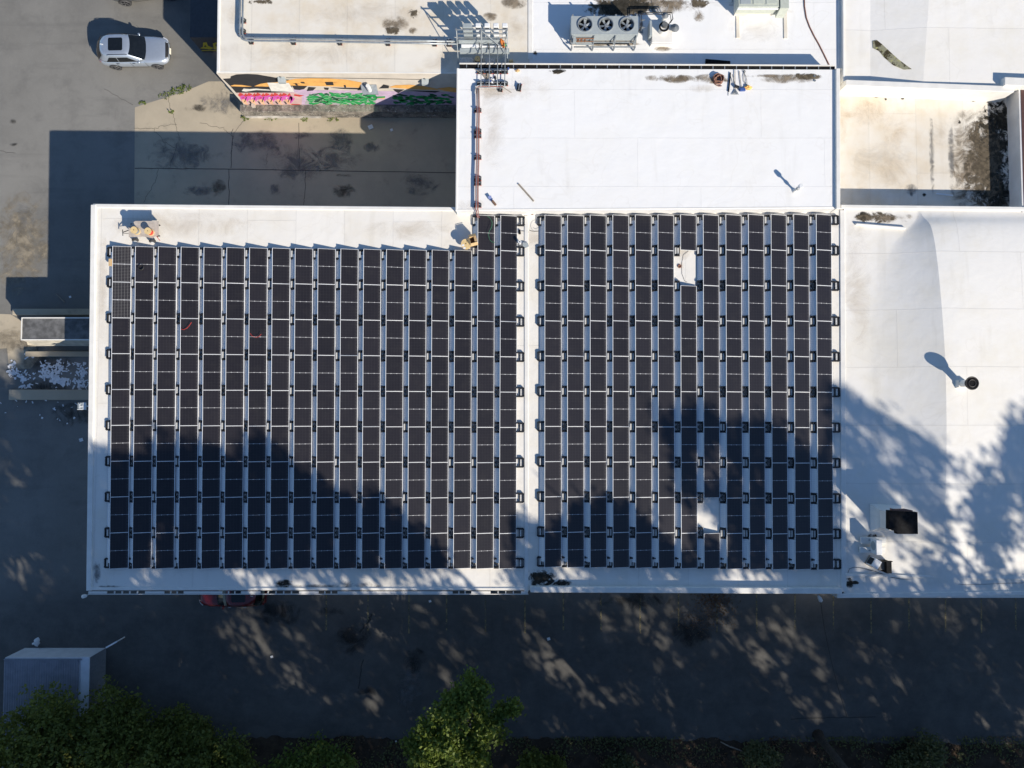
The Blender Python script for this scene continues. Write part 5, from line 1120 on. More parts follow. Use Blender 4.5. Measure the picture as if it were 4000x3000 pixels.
# ================================================================ vehicles (built facing +X)
def make_car(label, paint, loc, rz, sc=1.0):
    t = thing('parked_car', label, 'car', loc, rz); t.scale = (sc, sc, sc)
    secs = []
    for x, w, zb, sh, tp in [(-2.34, .48, .50, .78, .88), (-2.29, .70, .38, .84, .98), (-2.1, .86, .31, .90, 1.05), (-1.6, .935, .27, .92, 1.06), (-.8, .945, .25, .92, 1.05), (.1, .945, .25, .91, 1.04), (.9, .945, .26, .90, 1.03), (1.45, .935, .28, .87, 1.00), (1.9, .90, .31, .82, .93), (2.16, .78, .36, .75, .84), (2.30, .60, .40, .68, .75), (2.35, .40, .46, .62, .68)]:
        secs.append([(x, -w * .86, zb), (x, -w * .98, zb + .16), (x, -w, (zb + sh) / 2 + .05), (x, -w * .985, sh), (x, -w * .86, tp - .02), (x, -w * .4, tp + .025), (x, w * .4, tp + .025), (x, w * .86, tp - .02), (x, w * .985, sh), (x, w, (zb + sh) / 2 + .05), (x, w * .98, zb + .16), (x, w * .86, zb)])
    q = MB(); q.loft(secs); q.build('body', paint, t, local=True, subsurf=1)
    lv = [(1.0, -2.27, .92, .895), (1.14, -2.21, .73, .87), (1.36, -2.0, .40, .82), (1.52, -1.84, .14, .77), (1.60, -1.73, -.02, .735), (1.645, -1.6, -.14, .68), (1.668, -1.42, -.3, .56)]
    def at(z):
        for i in range(len(lv) - 1):
            if lv[i][0] <= z <= lv[i + 1][0]:
                f = (z - lv[i][0]) / (lv[i + 1][0] - lv[i][0]); return [lv[i][k] + (lv[i + 1][k] - lv[i][k]) * f for k in range(4)]
        return lv[-1]
    def ringz(z, xr, xf, h):
        return [(xf + .07, 0, z), (xf + .05, h * .5, z), (xf - .06, h * .86, z), (xf - .32, h * .98, z), ((xf + xr) / 2, h, z), (xr + .45, h * .95, z), (xr + .12, h * .76, z), (xr - .04, h * .4, z), (xr - .06, 0, z), (xr - .04, -h * .4, z), (xr + .12, -h * .76, z), (xr + .45, -h * .95, z), ((xf + xr) / 2, -h, z), (xf - .32, -h * .98, z), (xf - .06, -h * .86, z), (xf + .05, -h * .5, z)]
    q = MB(); q.loft([ringz(*v) for v in lv]); q.build('cabin', paint, t, local=True, smooth=True, bevel=0)
    def strip(front, z0, z1, wf):
        mb = MB(); rows = []
        for z in [z0 + (z1 - z0) * k / 4 for k in range(5)]:
            _, xr, xf, h = at(z); r = []
            for f in (-1, -.6, -.3, 0, .3, .6, 1):
                xx = (xf + .075 - .115 * abs(f * wf) ** 2.2) if front else (xr - .07 + .19 * abs(f * wf) ** 2.2)
                r.append((xx + (.015 if front else -.015), f * h * wf * .9, z + .012))
            rows.append(r)
        for i in range(4):
            for k in range(6): mb.face([rows[i][k], rows[i][k + 1], rows[i + 1][k + 1], rows[i + 1][k]])
        return mb
    strip(True, 1.03, 1.56, .98).build('windscreen', M['glass'], t, local=True, smooth=True)
    strip(False, 1.10, 1.54, .98).build('rear_window', M['glass'], t, local=True, smooth=True)
    for s in (-1, 1):
        q = MB()
        lo, hi = at(1.07), at(1.44)
        a = [(lo[1] + .62, lo[3]), ((lo[1] + lo[2]) / 2 - .1, lo[3]), (lo[2] - .42, lo[3])]; b = [(hi[1] + .62, hi[3]), ((lo[1] + lo[2]) / 2 - .1, hi[3]), (hi[2] - .38, hi[3])]
        for k in (0, 1):
            g0 = .02 if k else 0; pts = [(a[k][0] + g0, s * (a[k][1] * .995 + .022), 1.07), (a[k + 1][0] - (.02 if k == 0 else 0), s * (a[k + 1][1] * .985 + .034), 1.07), (b[k + 1][0] - (.02 if k == 0 else 0), s * (b[k + 1][1] * .985 + .032), 1.44), (b[k][0] + g0, s * (b[k][1] * .985 + .032), 1.44)]
            q.face(pts if s < 0 else pts[::-1])
        q.build('side_window', M['glass'], t, local=True)
        q = MB(); q.loft([[(.52 + dx, s * (.84 + dy), 1.0 + dz) for dx, dy, dz in rr] for rr in ([(-.04, 0, 0), (.06, 0, 0), (.06, 0, .1), (-.04, 0, .1)], [(-.08, .10, .0), (.05, .13, .02), (.05, .13, .14), (-.08, .13, .13)], [(-.06, .2, .03), (.02, .2, .04), (.02, .2, .11), (-.06, .2, .11)])])
        q.build('mirror', paint, t, local=True, smooth=True)
        q = MB(); q.tube([(-1.35, s * .70, 1.60), (-1.2, s * .70, 1.65), (-.2, s * .69, 1.64), (-.02, s * .68, 1.59)], .02, 6); q.build('roof_rail', M['black'], t, local=True)
        q = MB()
        for sx_ in (-1.05, -.12, .86): q.obox((sx_, s * .949, .72), .012, .012, .56)
        q.obox((-.1, s * .949, .40), 1.95, .012, .014); q.build('door_seam', M['black'], t, local=True)
        for hx in (-.95, .1):
            q = MB(); q.obox((hx, s * .955, .93), .2, .03, .035); q.build('door_handle', M['chrome'], t, local=True, bevel=.008)
        q = MB(); pts = [(1.88, .60, .855), (2.12, .50, .81), (2.26, .46, .74), (2.27, .62, .66), (2.18, .78, .66), (1.98, .86, .76)]
        q.face([(x + .02, s * y * 1.03, z + .03) for x, y, z in (pts if s > 0 else pts[::-1])]); q.build('headlight', M['lamp_glass'], t, local=True)
        q = MB(); pts = [(-2.10, .80, .97), (-2.24, .64, .95), (-2.25, .62, .80), (-2.13, .80, .82)]
        q.face([(x - .02, s * y * 1.02, z + .01) for x, y, z in (pts if s < 0 else pts[::-1])]); q.build('tail_lamp', M['taillight'], t, local=True)
        for wx in (-1.40, 1.42):
            q = MB(); q.cyl((wx, s * .70, .355), (wx, s * .955, .355), .355, 28); wo = q.build('wheel', M['rubber'], t, local=True, bevel=.03)
            q = MB(); q.cyl((wx, s * .957, .355), (wx, s * .962, .355), .26, 24); q.build('rim_disc', M['blackmetal'], wo, local=True)
            q = MB()
            for k in range(5):
                a_ = k * 1.2566 + .3; q.obox((wx + .125 * math.cos(a_), s * .966, .355 + .125 * math.sin(a_)), .24, .012, .055, 0, 0, -a_)
            q.torus((wx, s * .964, .355), (0, 1, 0), .25, .015, 24, 6); q.build('rim_spokes', M['rim'], wo, local=True)
            q = MB(); n = 18; A = [(wx + .41 * math.cos(math.pi * k / n), s * .951, .355 + .41 * math.sin(math.pi * k / n)) for k in range(n + 1)]; B = [(wx + .355 * math.cos(math.pi * k / n), s * .951, .355 + .355 * math.sin(math.pi * k / n)) for k in range(n + 1)]
            for k in range(n): q.face([A[k], A[k + 1], B[k + 1], B[k]])
            q.build('wheel_arch', M['black'], t, local=True)
    q = MB(); z = 1.672; q.prism([(-1.16, -.43), (-.34, -.43), (-.28, -.36), (-.28, .36), (-.34, .43), (-1.16, .43), (-1.22, .36), (-1.22, -.36)], z - .02, z + .006); q.build('sunroof', M['glass'], t, local=True)
    q = MB(); q.loft([[(2.17 - .12 * abs(y) ** 2, y, z0 + .035), (2.31 - .12 * abs(y) ** 2, y, z0 - .06), (2.385 - .25 * abs(y) ** 2, y, z0 - .28)] for y, z0 in ((-.58, .79), (-.5, .81), (-.2, .84), (.2, .84), (.5, .81), (.58, .79))], close=False, caps=False); q.build('grille', M['black'], t, local=True)
    q = MB(); q.obox((2.365, 0, .62), .02, .42, .14, 0, 0, R(-20)); q.build('number_plate', M['plate'], t, local=True)
    q = MB(); q.tube([(-1.55, 0, 1.66), (-1.68, 0, 1.73), (-1.74, 0, 1.68)], .02, 6); q.build('roof_fin', M['white_box'], t, local=True)
    return t
cy_ = P(545, 273, 0).y + .93
make_car('silver blue car with a black sunroof standing in the sunny yard', M['silverpaint'], (P(545, 273, 0).x, cy_, 0), R(1.2), 1.0)
make_car('dark red car half hidden under the slotted eave', M['redpaint'], (P(903, 2370, .9).x, P(903, 2371, .9).y + .88, 0), R(180), .95)
make_car('dark grey car cut off by the top edge, one pale wheel showing', M['darkpaint'], (P(503, 26, 0).x + 1.393, P(503, 26, 0).y + 1.21, 0), R(187), 1.08)

# ================================================================ yard at the left end of the warehouse
XW = P(345, 1500, ZM).x + 0.02
zc = 2.5
a, b = P(86, 1241, zc), P(345, 1328, zc)
kc = thing('refuse_container', 'long grey topped steel container backed against the left wall of the warehouse', 'container', (a.x, (a.y + b.y) / 2, 0))
def sect(x, top, low, nar):
    return [(x, b.y, top), (x, a.y, top), (x, a.y - .05, low + .5), (x, a.y - nar, low), (x, b.y - .12, low), (x, b.y - .24, low + .75)]
q = MB(); q.loft([sect(a.x - .18, zc - .75, .9, .3), sect(a.x, zc - .02, .25, .25), sect(XW - .02, zc - .02, .25, .25)]); q.build('container_shell', simple('container_cream', (.50, .46, .38), .6, scale=2, var=.2), kc)
q = MB(); q.box(a.x + .02, XW - .02, b.y + .06, a.y - .06, zc - .018, zc + .01); q.build('lid', simple('rubber_lid', (.13, .13, .13), .8, scale=2.5, var=.35), kc)
q = MB(); q.box(a.x, XW - .02, b.y - .02, b.y + .05, zc - .05, zc + .05); q.box(a.x, XW - .02, a.y - .05, a.y + .02, zc - .05, zc + .05); q.box(a.x - .02, a.x + .04, b.y + .051, a.y - .051, zc - .05, zc + .04); q.build('top_rim', M['coping'], kc)
q = MB()
for k in range(9): x = a.x + .4 + k * .55; q.box(x - .03, x + .03, b.y - .02, b.y + .03, zc - .2, zc - .06)
q.build('side_rib', M['wood_grey'], kc)
for k, (y0, y1, xl) in enumerate([(1206, 1230, 48), (1372, 1392, 98), (1522, 1562, 34)]):
    a_, b_ = P(xl, y0, .3), P(xl, y1, .3); q = MB(); q.box(a_.x, XW, b_.y, a_.y, 0, .3)
    tag(q.build('dock_wall', M['concrete'], None, bevel=.03), 'low concrete dock wall by the yard, %s' % ('above the grey container', 'just below the grey container', 'lowest one below the paper litter')[k], 'wall')
q = MB(); lr_ = random.Random(21)
def scrap(px, py, s):
    p = P(px, py, 0); a_ = lr_.uniform(0, 3.14); w, h = s * lr_.uniform(.4, 1.7), s * lr_.uniform(.18, .7); z = lr_.uniform(.02, .07)
    M_ = Matrix.Rotation(a_, 3, 'Z') @ Matrix.Rotation(lr_.uniform(-.14, .14), 3, 'X') @ Matrix.Rotation(lr_.uniform(-.14, .14), 3, 'Y')
    q.face([Vector((p.x, p.y, z)) + M_ @ Vector(v) for v in ((-w / 2, -h / 2, 0), (w / 2, -h / 2, 0), (w * .4, h / 2, .02), (-w / 2, h * .4, 0))])
for (cx, cy, rx, ry, n, s) in [(52, 1450, 20, 34, 26, .26), (95, 1475, 45, 26, 36, .22), (215, 1440, 55, 22, 60, .24), (195, 1468, 34, 18, 40, .24), (235, 1485, 30, 12, 34, .34), (325, 1450, 22, 30, 34, .26), (315, 1500, 30, 16, 26, .24), (100, 1510, 30, 6, 10, .2), (130, 1385, 40, 10, 5, .2), (115, 1382, 14, 9, 4, .42), (250, 1590, 60, 60, 16, .16), (170, 1540, 130, 60, 16, .12), (270, 1420, 50, 14, 10, .22)]:
    for k in range(n): scrap(lr_.gauss(cx, rx * .62), lr_.gauss(cy, ry * .62), s * lr_.uniform(.5, 1.2))
tag(q.build('paper_litter', M['paper']), 'drift of white waste paper strewn over the dark yard below the container', 'litter', kind='stuff')
for (x, y, s, lab) in [(318, 1718, .24, 'square white paper on the dark asphalt left of the warehouse'), (275, 1160, .14, 'small pale scrap in the shaded yard above the container'), (2143, 2495, .2, 'small white scrap in a patch of sun on the parking lot'), (1062, 2565, .16, 'bright scrap in the sun dapples left of the dark oil stain'), (1680, 2348, .16, 'pale scrap between the parking lines'), (1547, 2895, .1, 'tiny white scrap at the edge of the planting strip')]:
    q = MB(); p = P(x, y, 0); q.obox((p.x, p.y, .03), s, s * .9, .03, .3, .1); tag(q.build('paper_scrap', M['paper']), lab, 'litter')
q = MB(); q.tube([P(218, 1148, .05), P(252, 1180, .05)], .03, 6); tag(q.build('wood_stick', M['wood_grey']), 'thin stick lying in the shaded yard above the container', 'stick')
# flood light on a short arm, left wall
p = P(325, 1587, 5.0); fl_ = thing('flood_light', 'square white flood light on a short arm off the left wall', 'light', p)
a, b = P(301, 1573, 5.0), P(334, 1600, 5.0)
q = MB(); q.box(a.x, b.x, b.y, a.y, 4.86, 4.94); q.build('lamp_housing', M['grey_box'], fl_, bevel=.01)
q = MB(); x1 = P(322, 1587, 5).x; q.box(x1, b.x + .01, b.y - .01, a.y + .01, 4.943, 4.99); q.box(a.x, x1 - .002, b.y - .01, b.y + .04, 4.943, 4.97); ym = (a.y + b.y) / 2
q.box(P(312, 1587, 5).x, x1 - .002, ym - .03, ym + .03, 4.95, 4.99); q.box(P(310, 1587, 5).x - .02, P(312, 1587, 5).x - .001, ym - .14, ym + .14, 4.95, 4.99); q.build('bracket', M['lamp_white'], fl_, bevel=.006)
q = MB(); q.tube([(b.x - .1, ym, 4.95), (XW + .4, ym, 5.0)], .03, 8); q.build('arm', M['lamp_white'], fl_)
def cobra(label, head, tail, root_pt, z=5.0):
    t = thing('street_lamp', label, 'lamp', P(*head, z)); a, b, c = P(*root_pt, z + .1), P(*tail, z + .15), P(*head, z)
    q = MB(); q.tube([a, (a + b) / 2 + Vector((0, 0, .06)), b], .03, 8); q.build('arm', M['galv'], t)
    d = (c - b).normalized(); q = MB(); q.tube([b, b + d * .06, b.lerp(c, .45), b.lerp(c, .85), c + d * .02], [.04, .07, .11, .12, .04], 12); q.build('lamp_head', M['lamp_white'], t, smooth=True); return t
cobra('small white lamp sticking out at the lower left corner of the warehouse', (322, 2331), (340, 2326), (352, 2318))
cobra('pale cobra head lamp above the parking bays near the right seam', (3208, 2350), (3196, 2326), (3188, 2312))
q = MB(); pts = []
for k in range(13): t_ = k / 12; A_, B_ = P(3206, 2352, 4.9), P(3308, 2798, 3.2); v = A_.lerp(B_, t_); v.z -= 1.2 * 4 * t_ * (1 - t_) * .4; pts.append(v)
q.tube(pts, .018, 5); tag(q.build('overhead_cable', M['darkcable']), 'dark cable strung from the cobra lamp towards the trees', 'cable')

# ---- shed at the lower left
ne = P(413, 2531, 0); xw = P(-120, 2520, 0).x; hs = 1.85
sd = thing('metal_shed', 'small metal shed with a ribbed roof at the lower left', 'shed', (ne.x, ne.y, 0))
ys_ = -25.2
q = MB(); q.box(P(98, 2522, 0).x - .0, ne.x, ys_, ne.y, 0, hs - .02); q.build('wall', M['shedmetal'], sd)
q = MB(); q.box(ne.x + .002, ne.x + .03, ys_, ne.y - .02, 0, hs - .03); q.build('side_wall', M['sheddark'], sd)
xr = P(318, 2600, hs).x
q = MB(); q.box(xr, ne.x + .06, ys_, ne.y + .05, hs - .018, hs + .03); q.build('roof_edge', M['shedmetal'], sd, bevel=.01)
xl = P(98, 2522, 0).x
q = MB(); n = int((xr - xl) / .152); 
for k in range(n):
    x = xl + k * .152; q.face([(x, ys_, hs), (x + .06, ys_, hs + .015), (x + .06, ne.y - .12, hs + .085), (x, ne.y - .12, hs + .07)]); q.face([(x + .06, ys_, hs + .015), (x + .10, ys_, hs + .015), (x + .10, ne.y - .12, hs + .085), (x + .06, ne.y - .12, hs + .085)]); q.face([(x + .10, ys_, hs + .015), (x + .152, ys_, hs), (x + .152, ne.y - .12, hs + .07), (x + .10, ne.y - .12, hs + .085)])
q.build('ribbed_roof', simple('ribbed_sheet', (.22, .225, .26), .55, .1, scale=2), sd)
q = MB(); q.box(xl - .02, xr + .06, ne.y - .119, ne.y - .06, hs - .01, hs + .09); q.build('roof_trim', M['sheddark'], sd)
q = MB(); a, b = P(414, 2530, .9), P(457, 2506, .9); c_ = (a + b) / 2; q.obox(c_, (b - a).length, .10, .05, math.atan2(b.y - a.y, b.x - a.x)); q.box(b.x - .03, b.x + .03, b.y - .03, b.y + .03, 0, .87); tag(q.build('barrier_rail', M['alu']), 'short pale rail sticking out from the corner of the metal shed', 'rail')
crumple('plastic_bag', 'white plastic bag dumped behind the metal shed', 'bag', 148, 2506, 0, .16, .28, .3, 'paper', 31); crumple('crumpled_paper', 'little white scrap left of the bag behind the shed', 'litter', 131, 2514, 0, .1, .08, .1, 'paper', 32)
crumple('plastic_bag', 'pale rubbish heaped at the right side wall of the shed', 'bag', 400, 2640, .1, .12, .35, .3, 'paper', 33)
# ================================================================ trees
tr = random.Random(42)
def leafq(mb, c, s, r):
    n = Vector((r.gauss(0, 1), r.gauss(0, 1), r.gauss(0, 1) + .8)).normalized(); u = n.orthogonal().normalized(); w = n.cross(u); a = r.uniform(0, 6.28)
    d1 = (u * math.cos(a) + w * math.sin(a)) * s; d2 = (w * math.cos(a) - u * math.sin(a)) * s * .62
    b = len(mb.v); mb.v += [c - d1, c + d2, c + d1, c - d2]; mb.f.append([b, b + 1, b + 2, b + 3]); mb.m.append(0)
def crown_tree(name, label, base, lumps, leafmat, nleaf, ls, group=None, cat='tree', trunk_r=.1, seed=1, clump=.32):
    """lumps: (centre, radius); leaves sit in small clumps spread through each lump"""
    r = random.Random(seed); t = thing(name, label, cat, base, 0, group)
    q = MB(); base = Vector(base); top = sum((Vector(c) for c, _ in lumps), Vector()) / len(lumps)
    pts = [base, base.lerp(top, .35) + Vector((.1, -.05, 0)), base.lerp(top, .7)]
    q.tube(pts, [trunk_r, trunk_r * .8, trunk_r * .5], 8)
    for c, R0 in lumps:
        c = Vector(c); q.tube([pts[1 if r.random() < .5 else 2], pts[2].lerp(c, .5) + Vector((0, 0, -.1)), c], [trunk_r * .45, trunk_r * .3, trunk_r * .12], 6)
    q.build('trunk', M['bark'], t, smooth=True)
    L = MB(); vol = sum(R0 ** 2 for _, R0 in lumps)
    for c, R0 in lumps:
        c = Vector(c); nc = max(6, int(nleaf * R0 ** 2 / vol / 14))
        for k in range(nc):
            d = Vector((r.gauss(0, 1), r.gauss(0, 1), r.gauss(0, 1) + .35)).normalized(); rr = R0 * (r.random() ** .33) * r.uniform(.75, 1.18)
            cc = c + Vector((d.x * rr, d.y * rr, d.z * rr * .8))
            if cc.z < .15: continue
            if noise.noise(cc * (1.1 / max(R0, .8))) < -.28: continue
            for j in range(14):
                o_ = Vector((r.gauss(0, 1), r.gauss(0, 1), r.gauss(0, .7))) * clump * .6; leafq(L, cc + o_, ls * r.uniform(.6, 1.25), r)
    L.build('crown', leafmat, t); return t
def lump(px, py, z, r): p = P(px, py, z); return ((p.x, p.y, z), r)
# the lit tree in the bottom middle
b_ = P(1790, 2960, 2.2); crown_tree('young_tree', 'bright green leafy tree at the bottom middle, sunlit on its edges', (b_.x, b_.y - .6, 0),
    [lump(1845, 2665, 7.0, .55), lump(1885, 2690, 6.8, .5), lump(1810, 2715, 6.8, .6), lump(1755, 2735, 6.5, .6), lump(1865, 2760, 6.6, .7), lump(1730, 2790, 6.2, .7), lump(1795, 2800, 6.9, .8), lump(2010, 2765, 6.3, .45), lump(1965, 2780, 6.2, .5), lump(1935, 2815, 6.2, .5), lump(1880, 2860, 6.5, .75), lump(1675, 2850, 5.8, .7), lump(1625, 2910, 5.3, .65), lump(1690, 2925, 5.9, .8), lump(1770, 2900, 6.6, .9), lump(1850, 2950, 6.2, .8), lump(1960, 2880, 5.8, .45), lump(1660, 2985, 5.6, .8), lump(1760, 3000, 5.9, 1.0), lump(1870, 3010, 5.6, .7)],
    M['leaf_bright'], 17000, .12, trunk_r=.14, seed=3)
# dark thicket in the lower left corner
dark = [('domed dark tree covering the front of the metal shed', [(190, 2790, 3.6, 1.9), (110, 2860, 3.4, 1.8), (270, 2850, 3.2, 1.5), (200, 2900, 3.8, 1.9)]),
        ('dark leafy tree in the bottom left corner', [(40, 2960, 4.6, 2.1), (140, 3010, 4.2, 2.0), (-60, 2900, 4.2, 2.0), (260, 2990, 3.6, 1.6)]),
        ('dark bush crowding the right side of the shed', [(440, 2760, 2.2, 1.5), (520, 2800, 2.2, 1.4), (400, 2840, 2.6, 1.4), (480, 2880, 2.6, 1.5)]),
        ('dark spreading tree right of the corner tree', [(420, 2960, 3.8, 1.9), (540, 2980, 3.6, 1.8), (330, 3030, 3.8, 1.8), (600, 2910, 2.8, 1.3)]),
        ('low dark bush bordering the shaded asphalt', [(680, 2830, 1.4, 1.2), (740, 2880, 1.6, 1.4), (650, 2900, 1.8, 1.3)]),
        ('dark tree on the bottom edge left of the bare gap', [(760, 2970, 2.8, 1.7), (870, 2960, 2.6, 1.5), (690, 3020, 3.0, 1.7), (960, 2990, 2.2, 1.3)]),
        ('yellowish green bush on the bottom edge left of the bright tree', [(1180, 2975, 1.8, 1.1), (1260, 2940, 1.6, 1.0), (1330, 2985, 1.8, 1.0), (1100, 3000, 1.6, .9)]),
        ('small dark green bush on the bottom edge right of centre', [(2080, 2985, 1.2, .7), (2160, 3000, 1.0, .7)])]
for k, (lab, ls_) in enumerate(dark):
    L_ = [lump(*v) for v in ls_]; m0 = L_[0][0]
    crown_tree('dark_shrub' if k in (2, 4, 6, 7) else 'thicket_tree', lab, (m0[0], m0[1] - .4, 0), L_, M['leaf_bright'] if k == 6 else M['leaf_dark'], 9000 if k < 6 else 3500, .12, cat='bush' if k in (2, 4, 6, 7) else 'tree', trunk_r=.09, seed=50 + k)
for k, (px, py, z, r_, lab) in enumerate([(3620, 2920, .8, .9, 'dull green bush near the lower right, the larger one'), (3540, 2975, .7, .7, 'low green bush on the bottom edge left of the larger bush'), (2960, 2930, .6, .8, 'dark green bush near the fallen branch'), (2420, 2990, .6, .8, 'patchy bush on the bottom edge below the parking lot')]):
    crown_tree('dark_shrub', lab, P(px, py, 0), [lump(px, py, z, r_), lump(px + 40, py + 30, z, r_ * .8), lump(px - 35, py + 25, z * .8, r_ * .7)], M['leaf_ivy'], 2500, .10, cat='bush', trunk_r=.04, seed=70 + k)
# ivy and dead leaves over the strip
q = MB(); q2 = MB()
for k in range(22000):
    x = tr.uniform(-14, 38); y = -(21.25 + 6 * tr.random() ** 1.3); n = noise.noise(Vector((x * .45, y * .45, 0)))
    if n < tr.uniform(-.12, .42): 
        if noise.noise(Vector((x * .6 + 40, y * .6, 3))) > .22 or tr.random() < .05: leafq(q2, Vector((x, y, tr.uniform(.02, .08))), .07, tr)
        continue
    leafq(q, Vector((x, y, tr.uniform(.03, .32))), .09, tr)
tag(q.build('ground_ivy', M['leaf_ivy']), 'dark ivy covering the planting strip along the bottom', 'ground cover', kind='stuff')
for k in range(700):
    p = P(tr.gauss(2790, 40), tr.gauss(2340, 34), 0); leafq(q2, Vector((p.x, p.y, .03)), .06, tr)
for k in range(500):
    p = P(tr.gauss(2745, 60), tr.gauss(2420, 25), 0); leafq(q2, Vector((p.x, p.y, .03)), .045, tr)
tag(q2.build('fallen_leaves', M['leaf_dead']), 'brown fallen leaves scattered over soil and parking bays', 'leaf litter', kind='stuff')
q = MB(); q.tube([P(x, y, .15) for x, y in [(2815, 2898), (2850, 2916), (2885, 2928), (2915, 2942)]], [.03, .045, .04, .03], 7); tag(q.build('fallen_branch', M['wood_grey']), 'bare grey branch lying on the dark planting strip', 'branch')

# ---- the tall trees south of the lot: their crowns hang just outside the picture and shade roof and parking lot
def inpoly(x, y, poly):
    c = False; j = len(poly) - 1
    for i in range(len(poly)):
        xi, yi = poly[i]; xj, yj = poly[j]
        if (yi > y) != (yj > y) and x < (xj - xi) * (y - yi) / (yj - yi) + xi: c = not c
        j = i
    return c
crowns = [[(-300, 1110), (100, 1040), (190, 985), (240, 975), (290, 995), (335, 985), (352, 955), (375, 918), (393, 925), (408, 968), (440, 952), (470, 940), (488, 968), (525, 985), (560, 955), (590, 945), (622, 965), (650, 995), (692, 1005), (722, 1035), (732, 1060), (772, 1072), (800, 1085), (832, 1055), (852, 1080), (872, 1110), (920, 1128), (942, 1160), (966, 1185), (986, 1225), (1130, 1420), (1130, 2200), (-500, 2200), (-500, 1110)],
    [(1140, 1140), (1165, 1120), (1190, 1150), (1225, 1140), (1262, 1100), (1290, 1075), (1320, 1072), (1350, 1090), (1375, 1085), (1410, 1105), (1440, 1135), (1455, 1165), (1490, 1195), (1530, 1200), (1520, 1120), (1498, 1060), (1490, 1000), (1462, 940), (1447, 888), (1458, 876), (1480, 905), (1505, 925), (1528, 868), (1548, 872), (1600, 905), (1640, 928), (1660, 895), (1700, 915), (1740, 925), (1762, 960), (1800, 985), (1815, 960), (1820, 860), (1838, 818), (1862, 838), (1905, 868), (1960, 915), (2010, 938), (2062, 948), (2092, 925), (2130, 955), (2160, 1008), (2190, 1040), (2175, 900), (2185, 860), (2230, 870), (2420, 900), (2900, 950), (2900, 2200), (1130, 2200), (1130, 1420)]]
polys = [[tuple(P(x * 1.8083, y * 1.8083, ZM + .25).xy) for x, y in pl] for pl in crowns]
HOLES = [(3570, 1975, 90, 45, .1), (3620, 2060, 90, 50, .15), (3530, 2135, 110, 30, .1), (3760, 2150, 150, 85, .35), (3345, 1590, 60, 22, .2), (3335, 1660, 45, 22, .3), (3330, 1760, 50, 26, .25), (3370, 1830, 50, 20, .2), (3420, 1670, 90, 18, .35), (3520, 1730, 80, 18, .35), (3580, 1640, 120, 16, .4), (3700, 1730, 60, 22, .4), (3850, 1830, 60, 40, .45), (3900, 1960, 50, 50, .45), (3640, 2250, 120, 14, .3), (3325, 1960, 40, 18, .3), (3340, 2230, 60, 20, .3),
    (1750, 2800, 260, 190, .12), (2792, 2032, 105, 58, .0), (2700, 1960, 40, 30, .4)]
def ghole(gx, gy, rx, ry, f):      # the same, given where the patch of sun falls on the ground
    g_ = P(gx, gy, 0); u = g_.x + (ZM + .25) * KS * SH.x; v = g_.y + (ZM + .25) * KS * SH.y
    HOLES.append((2000 + u * 66.4, 1610 - v * 66.4, rx * 1.4, ry * 1.1, f * .8 + .03))
def phole(px, py, z, rx, ry, f):
    g_ = P(px, py, z); k_ = ZM + .25 - z; HOLES.append((2000 + (g_.x + k_ * KS * SH.x) * 66.4, 1610 - (g_.y + k_ * KS * SH.y) * 66.4, rx, ry, f))
for h_ in [(135, 2745, 5, 30, 16, .1), (240, 2800, 5, 45, 25, .15), (60, 2900, 5.5, 45, 30, .2), (125, 2960, 5.5, 45, 26, .1), (310, 2960, 4.5, 40, 22, .15), (740, 2815, 2.8, 45, 25, .2), (200, 2650, 2.0, 80, 22, .2), (430, 2880, 4, 35, 20, .25), (1240, 2930, 2.4, 70, 30, .3), (3200, 2930, .3, 70, 40, .3), (2510, 2975, .4, 60, 25, .3), (2700, 2970, .4, 60, 25, .3), (3120, 2990, .5, 30, 16, .2)]: phole(*h_)
for h_ in [(1000, 2500, 110, 70, .30), (900, 2470, 60, 40, .35), (1130, 2580, 70, 40, .35), (1170, 2660, 40, 30, .3), (1290, 2720, 40, 25, .3), (1440, 2735, 40, 20, .25), (1130, 2790, 60, 30, .4), (1560, 2470, 90, 22, .3), (930, 2330, 70, 30, .4), (600, 2370, 70, 30, .35), (1700, 2440, 50, 20, .4), (1780, 2520, 60, 25, .4),
        (2110, 2490, 120, 45, .30), (2190, 2560, 110, 50, .2), (2270, 2650, 100, 40, .25), (2120, 2370, 60, 40, .35), (2080, 2580, 60, 30, .35), (2570, 2470, 130, 55, .3), (2640, 2560, 70, 25, .35), (2470, 2690, 60, 50, .35), (2900, 2430, 110, 60, .35), (2940, 2520, 60, 40, .25), (2830, 2530, 60, 40, .35), (3060, 2420, 80, 60, .35), (3030, 2570, 100, 60, .38), (3140, 2480, 60, 40, .35), (3240, 2640, 70, 40, .3), (3220, 2500, 50, 25, .3), (3260, 2720, 80, 50, .38), (3160, 2740, 70, 50, .45), (3160, 2820, 90, 25, .25), (3370, 2490, 50, 25, .25), (3450, 2460, 60, 25, .35), (3500, 2560, 40, 25, .35), (3640, 2400, 60, 25, .35), (3770, 2380, 70, 30, .3), (3720, 2430, 50, 30, .35), (3860, 2570, 60, 25, .35), (3800, 2560, 40, 20, .35), (3880, 2440, 40, 40, .4), (2380, 2370, 60, 30, .4), (2640, 2360, 60, 30, .4),
        (60, 1740, 60, 40, .4), (40, 1840, 60, 40, .4), (110, 1830, 50, 20, .5), (130, 2205, 40, 18, .45), (95, 1560, 50, 20, .3), (20, 1530, 30, 30, .3), (3900, 2990, 80, 40, .4), (2700, 2980, 60, 30, .5), (2500, 2960, 60, 30, .5)]: ghole(*h_)
